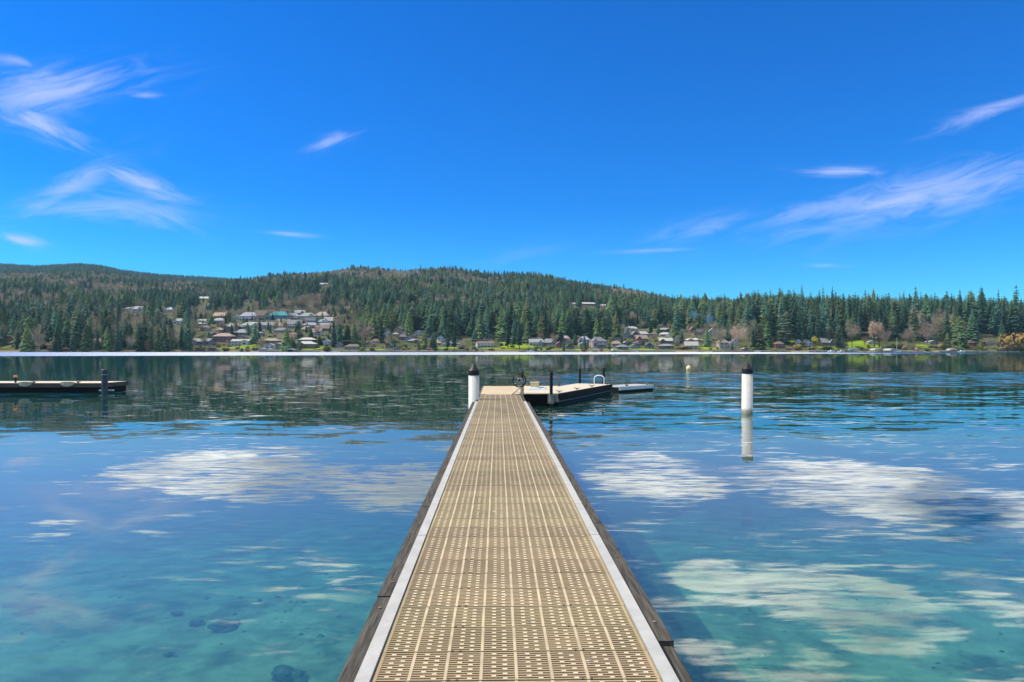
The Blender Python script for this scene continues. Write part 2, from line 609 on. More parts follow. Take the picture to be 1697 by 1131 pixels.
    mx = b.n("ShaderNodeMixShader")
    b.set(mx.inputs[0], fac)
    nt.links.new(body.outputs[0], mx.inputs[1])
    nt.links.new(gl.outputs[0], mx.inputs[2])
    nt.links.new(mx.outputs[0], out.inputs["Surface"])
    va = b.n("ShaderNodeVolumeAbsorption")
    va.inputs["Color"].default_value = (.10, .70, .68, 1)
    va.inputs["Density"].default_value = 0.26
    nt.links.new(va.outputs[0], out.inputs["Volume"])
    return m


MB().box(-1500, 1500, -80, 640, -16, 0).build("lake_water", water_material())
tag(bpy.data.objects["lake_water"], kind="structure")

# ------------------------------------------------------------------ deck materials
def grating_material():
    m = material("tan_grating", (.335, .255, .138), 0.6, 0.14, 2.2, obj_random=0.10, second=(.32, .255, .13), thresh=(.5, .75))
    nt = m.node_tree
    b = NB(nt)
    p = [n for n in nt.nodes if n.type == "BSDF_PRINCIPLED"][0]
    cur = p.inputs["Base Color"].links[0].from_socket
    pos = b.n("ShaderNodeNewGeometry").outputs["Position"]
    big = b.noise(b.v("MULTIPLY", pos, (1.0, .45, 1.0)), 1.3, 6, .65)
    c = b.mix(b.smooth(big, .52, .74, 0, .55), cur, c4((.17, .135, .08)))          # walked-in dirt
    moss = b.noise(b.v("ADD", pos, (31, 7, 0)), 0.8, 6, .7)
    c = b.mix(b.smooth(moss, .58, .76, 0, .5), c, c4((.30, .27, .07)))             # yellowish algae
    spl = b.noise(pos, 9.0, 3, .5)
    c = b.mix(b.smooth(spl, .735, .76, 0, .8), c, c4((.72, .70, .64)))             # gull droppings
    b.set(p.inputs["Base Color"], c)
    return m


M_TAN = grating_material()
M_CREAM = material("worn_cream_grating", (.62, .53, .38), 0.6, 0.12, 6.0, obj_random=0.06)
M_STRIP = material("pale_concrete_kerb", (.36, .352, .33), 0.8, 0.10, 5.0, second=(.34, .34, .32), thresh=(.60, .75), bump=.3, bump_scale=120)
M_TIMBER = material("weathered_dark_timber", (.066, .060, .052), 0.9, 0.5, 7.0, stretch=(9, .5, 9), bump=1.0, bump_scale=9, second=(.12, .11, .09), thresh=(.50, .8), detail=8, spec=.1)
M_UNDER = material("dark_underframe", (.018, .016, .012), 0.8, 0.2)
M_BLACK = material("black_plastic_float", (.006, .006, .006), 0.6, 0.3, 3, spec=.12)
M_POST = material("black_steel_post", (.012, .012, .013), 0.4, 0.25, 4)
M_SAND = material("sandy_decking", (.46, .365, .225), 0.75, 0.12, 3.0, obj_random=0.10)
M_PALE = material("pale_decking", (.50, .43, .32), 0.75, 0.12, 3.0, obj_random=0.08)
M_GALV = material("galvanised_steel", (.48, .48, .47), 0.45, 0.15, 6, metal=0.5)
M_GREYM = material("painted_grey_metal", (.17, .165, .15), 0.55, 0.15, 6)
M_RUST = material("dull_rusty_steel", (.16, .12, .09), .7, .3, 20, spec=.1)
M_CASTING = material("pale_gear_casing", (.62, .58, .50), 0.55, 0.2, 9)
def pile_material():
    m = material("white_sleeve", (.50, .485, .445), 0.55, 0.06, 2.0, second=(.56, .51, .42), thresh=(.60, .80), stretch=(1, 1, .35))
    nt = m.node_tree
    b = NB(nt)
    p = [n for n in nt.nodes if n.type == "BSDF_PRINCIPLED"][0]
    cur = p.inputs["Base Color"].links[0].from_socket
    pos = b.n("ShaderNodeTexCoord").outputs["Object"]
    z = b.sep(pos)[2]
    run = b.noise(b.v("MULTIPLY", pos, (14, 14, .9)), 1.0, 5, .6)
    rust = b.m("MULTIPLY", b.smooth(run, .50, .68), b.smooth(z, .35, 1.2))
    c = b.mix(b.m("MULTIPLY", rust, .55), cur, c4((.36, .25, .12)))
    wl = b.smooth(b.m("ADD", z, b.m("MULTIPLY", b.m("SUBTRACT", b.noise(pos, 9.0, 4, .6), .5), .16)), .20, .05)
    c = b.mix(b.m("MULTIPLY", wl, .85), c, c4((.075, .080, .045)))                 # algae along the waterline
    scuff = b.noise(b.v("MULTIPLY", pos, (6, 6, 3)), 2.0, 5, .7)
    c = b.mix(b.smooth(scuff, .58, .68, 0, .6), c, c4((.30, .28, .23)))
    b.set(p.inputs["Base Color"], c)
    return m


M_WHITEPIPE = pile_material()
M_CAP = material("black_cone_cap", (.010, .009, .009), 0.5, 0.3, 4)
M_MAT = material("pale_carpet_pad", (.30, .28, .20), 0.95, 0.2, 8)

# ------------------------------------------------------------------ the walkway
DECK = 0.45
GW = 1.347           # grating width
PITCH = 0.305
AX0 = (0.0876, 0.0)
AXR = R(1.19)


def grating_mesh():
    b = MB()
    h = GW / 2
    L = PITCH - 0.0025
    nrow = 13
    step = L / nrow
    bar = step * 0.50
    t, d = 0.0, -0.045
    for i in range(nrow):
        y0 = i * step + (step - bar) * 0.5
        b.box(-h + .018, h - .018, y0, y0 + bar, d, t, 0, False)
    cell = GW / 8
    for i in range(nrow - 1):
        y0 = i * step + (step + bar) * 0.5
        y1 = y0 + step - bar
        for c in range(8):
            x = -h + cell * (c + (0.36 if i % 2 else 0.68))
            b.box(x - .011, x + .011, y0 + .0002, y1 - .0002, d, t - .0008, 1, False)
    for c in range(1, 8):
        x = -h + cell * c
        b.box(x - .0075, x + .0075, .004, L - .004, d - .001, t + .0012, 2, False)
    for s in (-1, 1):
        b.box(min(s * h, s * (h - .0178)), max(s * h, s * (h - .0178)), 0, L, d, t + .001, 0, False)
    for x in (-.30, .33):                      # fixing screws at the seam
        for dx in (-.02, .02):
            b.box(x + dx - .006, x + dx + .006, .004, .013, t, t + .0022, 3, False)
    rib = material("pale_grating_rib", (.43, .345, .22), 0.6, 0.15, 5.0, obj_random=0.07)
    return b.mesh("grating_panel", [M_TAN, M_CREAM, rib, M_RUST])


GRATE = grating_mesh()
pier = thing("pier", "long tan grated walkway with pale kerbs running out over the lake", "pier", (AX0[0], AX0[1], DECK), AXR)
END1 = 20.25
n1 = int((END1 - 0.4) / PITCH)
off = 3.183 - PITCH * math.floor((3.183 - 0.4) / PITCH)    # seam phase as in the photograph
k = 0
yv = off
while yv + PITCH <= END1:
    link("grating_panel", GRATE, pier, (random.uniform(-.002, .002), yv, random.uniform(-.0009, .0009)), random.uniform(-.001, .001))
    yv += PITCH
KERB = [0.2, 3.05, 5.63, 6.78, 9.2, 11.65, 14.1, 16.5, 18.9, 20.22]
for s in (-1, 1):
    for a, c in zip(KERB[:-1], KERB[1:]):
        x0, x1 = (GW / 2 + .006, GW / 2 + .076)
        bm = MB().box(min(s * x0, s * x1), max(s * x0, s * x1), a + .004, c - .004, -.05, 0.012)
        bm.build("kerb_strip", M_STRIP, pier)
CUTS = {-1: [0.2, 4.3, 6.75, 9.2, 13.1, 16.6, 20.2], 1: [0.2, 3.62, 6.1, 9.8, 12.3, 16.0, 20.2]}
for s in (-1, 1):
    for n_, (a, c) in enumerate(zip(CUTS[s][:-1], CUTS[s][1:])):
        dz, dx = random.uniform(-.006, .006), random.uniform(0, .008)
        if s > 0 and n_ == 0:
            dz, dx = -.030, .004
        elif s > 0 and n_ == 1:
            dx = .013
        x0, x1 = GW / 2 + .082, GW / 2 + .165 + dx
        bm = MB().box(min(s * x0, s * x1), max(s * x0, s * x1), a + .004, c - .004, -.27, -.008 + dz)
        board = bm.build("rub_board", M_TIMBER, pier)
        yb = a + .25
        while yb < min(c, 12):
            xb = s * (GW / 2 + .122 + random.uniform(-.008, .008))
            MB().tube([(xb, yb, -.0085 + dz), (xb, yb, -.001 + dz)], .011, 8).build("bolt", M_RUST, board)
            yb += 1.22
bm = MB()
for x in (-.62, -.3, 0, .3, .62):
    bm.box(x - .03, x + .03, .2, END1, -.24, -.05)
for i in range(34):
    bm.box(-.585, .585, .4 + i * .6, .44 + i * .6, -.245, -.052)
bm.build("underframe", M_UNDER, pier)
for i in range(7):
    MB().box(-.6, .6, .6 + i * 2.9, 2.9 + i * 2.9, -.62, -.25).build("float_tub", M_BLACK, pier)

# floating dock at the end
fdock = thing("floating_dock", "sandy floating dock head where the grated walkway ends", "dock", (AX0[0], AX0[1], DECK), AXR)
yv += .012
while yv < 23.2:
    link("grating_panel", GRATE, fdock, (0, yv, -.004))
    yv += PITCH
MB().box(-.70, .70, yv, yv + .06, -.03, .004).build("hinge_plate", M_GREYM, fdock)
for sx in (-.72, .50):
    MB().box(sx, sx + .22, yv + .07, yv + .10, .006, .014).build("hinge_strap", M_POST, fdock)
yv += .065
ys0 = yv
i = 0
while yv < 29.0:
    MB().box(-.69, .69, yv, yv + .138, -.03, .0).build("deck_plank", M_SAND, fdock)
    yv += .144
    i += 1
for s in (-1, 1):
    MB().box(min(s * .695, s * .76), max(s * .695, s * .76), END1 + .05, 29.1 if s < 0 else 24.2, -.26, -.004).build("rub_board", M_TIMBER, fdock)
MB().box(-.68, .68, 20.35, 29.0, -.62, -.045).build("float_tub", M_BLACK, fdock)


def to_local(x, y):
    dx, dy = x - AX0[0], y - AX0[1]
    c, s = math.cos(-AXR), math.sin(-AXR)
    return (dx * c - dy * s, dx * s + dy * c)


tri1 = [to_local(*p) for p in ((.31, 24.12), (1.62, 24.12), (.31, 24.66))]
tri2 = [to_local(*p) for p in ((.26, 24.78), (2.10, 29.2), (.20, 29.2))]
MB().prism(tri1, -.03, -.004).build("infill_deck", M_SAND, fdock)
MB().prism(tri1, -.62, -.034).build("infill_tub", M_BLACK, fdock)
MB().prism(tri2, -.03, -.004).build("infill_deck", M_SAND, fdock)
MB().prism(tri2, -.62, -.034).build("infill_tub", M_BLACK, fdock)
# low rail along the far edge
rl = MB()
rail = MB().box(-.20, 2.62, 29.36, 29.46, .28, .37).build("rail_beam", M_GREYM, fdock)
for x in (-.13, .30, .85, 1.31, 1.72, 2.12, 2.58):
    MB().box(x - .04, x + .04, 29.375, 29.445, -.10, .279).build("rail_post", M_GREYM, fdock)
# things lying on the dock head
bx = MB().box(-.17, .17, -.14, .14, 0.0, .16).box(-.19, .19, -.16, .16, .162, .20).build("storage_box", material("faded_yellow_plastic", (.62, .52, .28), .6, .15))
bx.location = (0.95, 28.4, DECK - .003)
tag(bx, "small faded yellow storage box in front of the low rail", "box")
tarp = MB()
for i in range(7):
    for j in range(4):
        def P(a, c):
            return (-.42 + a * .12, -.2 + c * .1, .05 + .045 * math.sin(a * 2.1 + c) + .03 * math.cos(c * 2.3 + a) if 0 < a < 7 and 0 < c < 4 else .004)
        tarp.quad([P(i, j), P(i + 1, j), P(i + 1, j + 1), P(i, j + 1)])
tarp = tarp.build("tarp", material("pale_blue_tarp", (.36, .46, .56), .6, .2, 5))
tarp.location = (.98, 24.75 + 1.95, DECK)
tag(tarp, "crumpled pale blue tarp lying on the dock head beyond the winch", "tarp")

# winch with hand wheel
win = thing("hand_winch", "hand winch with black spoked wheel on the dock edge", "winch", (.335, 23.35, DECK))
MB().box(-.045, .045, -.045, .045, 0, .50).build("post", material("cream_winch_post", (.50, .42, .28), .6, .15), win)
MB().box(-.12, .10, -.10, .10, 0, .014).build("base_plate", M_GREYM, win)
MB().prism([(-.34, -.03), (-.05, -.03), (-.05, .0), (-.34, .0)], .014, .03).tube([(-.33, -.015, .02), (-.045, -.015, .26)], .028, 6).build("brace", M_PALE, win)
hub = Vector((-.085, -.12, .50))
cs = MB()
cs.tube([hub + Vector((0, .0, 0)), hub + Vector((0, .13, 0))], .085, 16)
cs.box(hub.x - .02, hub.x + .12, hub.y + .05, hub.y + .15, hub.z - .09, hub.z + .06)
cs.build("gear_case", M_CASTING, win)
whl = MB().ring(hub + Vector((0, -.03, 0)), .222, .021).build("hand_wheel", M_POST, win, True)
for a in range(5):
    an = R(a * 72 + 20)
    MB().tube([hub + Vector((0, -.02, 0)), hub + Vector((.208 * math.cos(an), -.03, .208 * math.sin(an)))], .014, 6).build("spoke", M_POST, whl)
MB().tube([hub + Vector((.21, -.03, .0)), hub + Vector((.21, -.12, .0))], .014, 6).build("crank_handle", M_POST, whl)

# finger float angled away to the right
A = Vector((1.65, 24.1))
dv = Vector((.396, .918)).normalized()
fl = thing("finger_float", "pale finger dock angled away beyond the winch with black sides", "dock", (A.x, A.y, DECK), math.atan2(dv.y, dv.x))
for i in range(48):
    MB().box(i * .147, i * .147 + .141, .02, 1.60, -.035, 0).build("deck_plank", M_PALE, fl)
M_FASC = material("black_stained_timber", (.014, .012, .010), .8, .4, 5, spec=.1)
MB().box(-.02, 7.08, -.045, .012, -.20, -.008).build("fascia_board", M_FASC, fl)
MB().box(-.02, 7.08, 1.608, 1.66, -.20, -.008).build("fascia_board", M_TIMBER, fl)
MB().box(7.085, 7.13, -.04, 1.65, -.20, -.006).build("fascia_board", M_TIMBER, fl)
MB().box(-.05, -.025, 0, 1.60, -.20, -.008).build("fascia_board", M_FASC, fl)
MB().box(.0, 7.06, 0.02, 1.6, -.62, -.21).build("float_tub", M_BLACK, fl)
MB().box(.02, 7.05, -.035, .018, -.30, -.27).build("rub_strip", material("dull_blue_rubber", (.05, .06, .08), .5, .2), fl)
for i, (x, yq) in enumerate(((.35, .1), (2.4, .1), (4.4, .1), (6.7, .1), (4.3, 1.5), (2.2, 1.5))):
    c = MB().box(-.02, .02, -.03, -.015, 0, .05).box(-.02, .02, .015, .03, 0, .05).tube([(0, -.12, .075), (0, -.03, .055), (0, .03, .055), (0, .12, .075)], .014, 6)
    o = c.build("cleat", M_POST, fl)
    o.location = (x, yq, 0.001)
lad = MB()
for dy in (0.0, .46):
    pass
hoop = []
for i in range(13):
    a = math.pi * i / 12
    hoop.append((0, .23 - .23 * math.cos(a), .24 + .14 * math.sin(a)))
lad.tube([(0, 0, -.5), (0, 0, 0)] + hoop + [(0, .46, 0), (0, .46, -.5)], .022, 8)
lad = lad.build("ladder_rail", material("white_tube", (.72, .72, .70), .4, .05), fl, True)
lad.location = (7.17, .36, 0)
for z in (-.35, -.1):
    q = MB().tube([(0, .02, z), (0, .44, z)], .018, 6).build("rung", MATS["white_tube"], lad)
br = MB().box(-.10, .10, -.13, .10, -.32, .03).box(-.13, .13, -.10, .13, .0305, .05)
MB().box(-.12, .12, -.26, -.05, -.30, -.02).build("pile_guide", M_GREYM, fl).location = (-.06, .26, 0)

ff = thing("low_float", "low narrow grey float behind the end of the finger dock", "dock", (4.95, 31.6, 0.27), math.atan2(.62, .62))
for i in range(19):
    MB().box(i * .15, i * .15 + .143, 0, 1.15, -.03, 0).build("deck_plank", material("grey_decking", (.34, .33, .31), .75, .15, 3, obj_random=.1), ff)
MB().box(0, 2.85, -.04, -.002, -.16, -.006).build("fascia_board", M_GALV, ff)
MB().box(2.855, 2.89, -.04, 1.15, -.16, -.006).build("fascia_board", M_TIMBER, ff)
MB().box(0.02, 2.84, 0.01, 1.14, -.5, -.032).build("float_tub", M_BLACK, ff)
for x in (.9, 2.6):
    MB().box(-.02, .02, -.05, .05, 0, .05).tube([(0, -.1, .06), (0, .1, .06)], .014, 6).build("cleat", M_POST, ff).location = (x, .2, .001)


def post(name, label, x, y, top, r, mat, cat="post", base=-1.2, group=None):
    t = thing(name, label, cat, (x, y, 0), 0, group)
    MB().tube([(0, 0, base), (0, 0, top - .03), (0, 0, top)], [r, r, r * .8], 14).build("shaft", mat, t)
    MB().tube([(0, 0, top + .001), (0, 0, top + .02)], [r * 1.05, r * .9], 14).build("cap", mat, t)
    return t


post("mooring_post", "slim black post directly behind the hand winch wheel", .36, 23.93, 1.21, .055, M_POST, base=-3.5)
gp = post("mooring_post", "slim black post in grey guide at near corner of the finger dock", 1.375, 23.92, 1.21, .058, M_POST, base=-3.5)
MB().tube([(0, 0, .10), (0, 0, .40)], .085, 14).tube([(0, 0, .401), (0, 0, .425)], .10, 14).build("guide_sleeve", M_GREYM, gp)
MB().box(-.12, .12, .06, .15, .10, .38).build("guide_bracket", M_GREYM, gp)
post("mooring_post", "slim black post at the far left corner of the finger dock", 3.13, 31.5, 1.12, .058, M_POST, base=-5)
post("mooring_post", "slim black post beside the white ladder on the finger dock", 4.20, 31.25, 1.15, .062, M_POST, base=-5)


def big_pile(label, x, y, tip):
    t = thing("piling", label, "piling", (x, y, 0))
    t.rotation_euler = (R(.4), R(.9), x)
    r = .168
    MB().tube([(0, 0, -4), (0, 0, tip - .36)], r, 28).build("sleeve", M_WHITEPIPE, t, True)
    for p in t.children[-1].data.polygons[-2:]:
        p.use_smooth = False
    MB().tube([(0, 0, tip - .359), (0, 0, tip - .215)], r * 1.045, 28).tube([(0, 0, tip - .2149), (0, 0, tip)], [r * 1.06, .006], 28).build("cone_cap", M_CAP, t)
    MB().tube([(0, 0, tip - .362), (0, 0, tip - .352)], r * 1.02, 28).build("collar", M_CAP, t)
    for a, z in ((-1.9, .55), (-1.4, .82), (-1.2, .30)):
        MB().tube([(r * .99 * math.cos(a), r * .99 * math.sin(a), z), (r * 1.04 * math.cos(a), r * 1.04 * math.sin(a), z)], .012, 6).build("bolt", M_POST, t)
    return t


big_pile("white piling with black cone cap touching the walkway's left side", -1.185, 21.25, 1.56)
big_pile("white piling with black cone cap standing alone in open water", 7.37, 21.4, 1.60)

# float at the left
lf = thing("swim_float", "dark sided floating dock at the left edge of the lake view", "dock", (-19.05, 31.75, .44), R(180 - 0.8))
for i in range(78):
    MB().box(i * .15, i * .15 + .144, -1.95, -.02, -.035, 0).build("deck_plank", M_PALE, lf)
MB().box(-.02, 11.8, -.016, .03, -.20, -.006).build("fascia_board", M_TIMBER, lf)
MB().box(-.06, -.022, -1.97, .03, -.20, -.006).build("fascia_board", M_TIMBER, lf)
MB().box(0.02, 11.7, -1.93, -.03, -.62, -.036).build("float_tub", M_BLACK, lf)
for xo in (1.62, 3.60):
    m = MB()
    for i in range(10):
        def Q(j, e):
            a = math.pi * j / 10
            return (-.33 + .66 * j / 10 + 0, 0.05 + .05 * math.sin(a), -.03 - .13 * math.sin(a) ** .6 if e else .035 + .03 * math.sin(a))
        m.quad([Q(i, 0), Q(i + 1, 0), Q(i + 1, 1), Q(i, 1)])
        m.quad([(Q(i, 0)[0], -.25, .004 + .05 * math.sin(math.pi * i / 10)), (Q(i + 1, 0)[0], -.25, .004 + .05 * math.sin(math.pi * (i + 1) / 10)), Q(i + 1, 0), Q(i, 0)])
    m.build("bumper_pad", M_MAT, lf).location = (xo, 0, 0)
for x in (1.2, 3.3, 6.0):
    MB().box(-.04, .04, -.02, .02, 0, .05).tube([(-.11, 0, .06), (.11, 0, .06)], .014, 6).build("cleat", M_POST, lf).location = (x, -.1, .001)
t = post("mooring_post", "thick dark grey pile in front of the left floating dock", -18.62, 31.2, 1.07, .135, material("dark_blue_grey_pile", (.035, .045, .06), .5, .2, 3), "piling", -5)
MB().tube([(0, 0, .845), (0, 0, .86)], .139, 14).build("seam_band", M_GALV, t)
MB().box(-.36, .30, .16, .24, .09, .16).build("hoop_guide", M_GALV, t)
t = thing("marker_post", "short black post with an orange knob on the left floating dock", "post", (-23.35, 31.9 + .2, .44))
MB().tube([(0, 0, 0), (0, 0, .25)], .045, 10).build("shaft", M_POST, t)
MB().tube([(0, 0, .2505), (0, 0, .27), (0, 0, .32), (0, 0, .34)], [.06, .085, .085, .05], 12).build("knob", material("orange_plastic", (.75, .24, .05), .5, .1), t)

# buoy
t = thing("buoy", "small round pale yellow buoy floating right of the docks", "buoy", (17.6, 68, 0))
bm = MB().tube([(0, 0, -.1), (0, 0, .02), (0, 0, .12), (0, 0, .26), (0, 0, .36), (0, 0, .41)], [.12, .20, .235, .22, .15, .05], 14)
bm.build("float_ball", material("pale_yellow_plastic", (.80, .62, .28), .45, .08), t, True)
MB().tube([(0, 0, .405), (0, 0, .47)], .03, 8).build("lifting_eye", M_GALV, t)

# stones on the lake bed
M_ROCK = material("wet_rock", (.17, .17, .12), .8, .4, 5)
for i, (px, py, r, txt) in enumerate(((375, 1042, .23, "largest dark sunken stone in the shallows left of the walkway"), (327, 1036, .13, "small dark sunken stone left of the largest one"),
                                      (293, 1020, .10, "farthest of the small dark sunken stones in the shallows"),
                                      (478, 1126, .24, "flat dark sunken stone at the bottom edge beside the walkway"),                                       (280, 1088, .07, "pebble sized dark sunken stone below the group"))):
    Y = 5.0
    for _ in range(20):
        Y = (EYE - float(bed((px - HX) / F * Y, Y))) * F / (py - HY)
    bmh = bmesh.new()
    bmesh.ops.create_icosphere(bmh, subdivisions=3, radius=r * .6)
    for v in bmh.verts:
        v.co *= 1 + .8 * mnoise.noise(v.co / r * 2.2 + Vector((i * 7, 0, 0))) + .35 * mnoise.noise(v.co / r * 6)
        v.co.z *= .45
        v.co.x *= 1.25
    me = bpy.data.meshes.new("stone")
    bmh.to_mesh(me)
    bmh.free()
    me.materials.append(M_ROCK)
    X = (px - HX) / F * Y
    tag(link("stone", me, None, (X, Y, float(bed(X, Y)) + .03)), txt, "stone")

V_, T_ = [], []
for i in range(1500):
    yq = random.uniform(2.2, 13)
    xq = random.choice([-1, 1]) * random.uniform(.9, 1.0 + yq * .85)
    rq = random.choice([.012, .018, .02, .03, .04]) * random.uniform(.7, 1.3) * (1 + .5 * (vv := mnoise.noise(Vector((xq * .5, yq * .5, 0)))))
    if mnoise.noise(Vector((xq * .35 + 9, yq * .35, 0))) < random.uniform(-.5, .3):
        continue
    zq = float(bed(xq, yq))
    k = len(V_)
    an = random.uniform(0, 6.28)
    for j in range(6):
        a_ = an + j * 1.047
        q_ = rq * random.uniform(.7, 1.3)
        V_.append((xq + q_ * 1.3 * math.cos(a_), yq + q_ * math.sin(a_), zq - .01))
    V_.append((xq, yq, zq + rq * .55))
    T_ += [(k + j, k + (j + 1) % 6, k + 6) for j in range(6)]
me = bpy.data.meshes.new("gravel")
me.from_pydata(V_, [], T_)
me.materials.append(material("sunken_gravel", (.26, .24, .15), .9, .5, 1.5))
tag(link("gravel", me), "scattered pebbles lying on the sandy lake bed", kind="stuff")

# ------------------------------------------------------------------ lawns on the far shore
M_LAWN = material("lawn_grass", (.17, .235, .020), 0.95, .3, .12, coords="World", spec=.05)
LAWNS = [  # centre px, centre py, half width px, half depth m
    (392, 577.5, 30, 9), (408, 574, 15, 10), (20, 575, 9, 14), (855, 574, 28, 30), (835, 578.5, 34, 9), (905, 579.5, 20, 6), (955, 580, 30, 6),
    (502, 579.5, 24, 5), (535, 577, 12, 9), (745, 577, 22, 10), (1010, 580, 26, 5), (1060, 579.5, 30, 6), (1040, 565, 8, 6), (1175, 578, 24, 10),
    (1105, 561, 14, 10), (1430, 574.5, 24, 17), (1532, 576, 12, 10), (1320, 568, 14, 8), (973, 517, 12, 22), (1000, 513, 10, 18), (1028, 512, 14, 14), (950, 508, 8, 12), (1078, 546, 5, 10), (485, 557, 12, 14), (465, 575, 8, 8), (620, 580, 20, 5), (1375, 577, 20, 5)]
lawn_px = []
for (px, py, hw, hd) in LAWNS:
    x, y, z = hit(px, py)
    hwm = hw * y / F
    ns, nr = 28, 5
    vs_, fs_ = [(x, y, float(ground(x, y)) + .30)], []
    for r_ in range(1, nr + 1):
        for a in range(ns):
            an = 2 * math.pi * a / ns
            q = r_ / nr * (1 + .14 * math.sin(3 * an + px) + .1 * math.sin(5 * an + py))
            X, Y = x + hwm * q * math.cos(an), max(y + hd * q * math.sin(an), SHORE - 1)
            vs_.append((X, Y, float(ground(X, Y)) + (.30 if r_ < nr else .02)))
    for a in range(ns):
        b2 = (a + 1) % ns
        fs_.append((0, 1 + a, 1 + b2))
        for r_ in range(nr - 1):
            o0, o1 = 1 + r_ * ns, 1 + (r_ + 1) * ns
            fs_.append((o0 + a, o1 + a, o1 + b2, o0 + b2))
    me = bpy.data.meshes.new("lawn")
    me.from_pydata(vs_, [], fs_)
    me.materials.append(M_LAWN)
    me.polygons.foreach_set("use_smooth", [True] * len(fs_))
    tag(link("lawn", me), kind="structure")
    lawn_px.append((x, y, hwm, hd))

# ------------------------------------------------------------------ houses
WALLC = {"white": (.62, .62, .62), "cream": (.55, .48, .36), "tan": (.40, .31, .21), "grey": (.30, .31, .32), "blue-grey": (.22, .27, .35), "pale blue": (.38, .52, .64),
         "maroon": (.20, .045, .05), "brown": (.20, .13, .085), "teal": (.06, .36, .40), "lavender": (.47, .44, .52), "pale green": (.42, .48, .38), "navy": (.05, .08, .14),
         "pink": (.50, .36, .33), "dark": (.10, .085, .075), "red-brown": (.26, .09, .06), "beige": (.47, .40, .30)}
ROOFC = {"grey": (.30, .30, .32), "pale grey": (.47, .46, .47), "dark grey": (.10, .105, .115), "brown": (.24, .17, .13), "tan": (.46, .35, .25), "teal": (.09, .42, .45),
         "lavender": (.40, .37, .44), "pale": (.62, .59, .53), "pale green": (.42, .49, .42), "pinkish": (.48, .33, .30), "orange-tan": (.52, .33, .20), "slate blue": (.18, .22, .30), "white": (.70, .70, .68)}
M_GLASS = material("far_window_glass", (.03, .04, .05), .12, .2, 1.0, spec=.6)
M_TRIM = material("white_trim", (.65, .65, .63), .6, .05)
M_DOOR = material("dark_door", (.09, .06, .045), .6, .2)

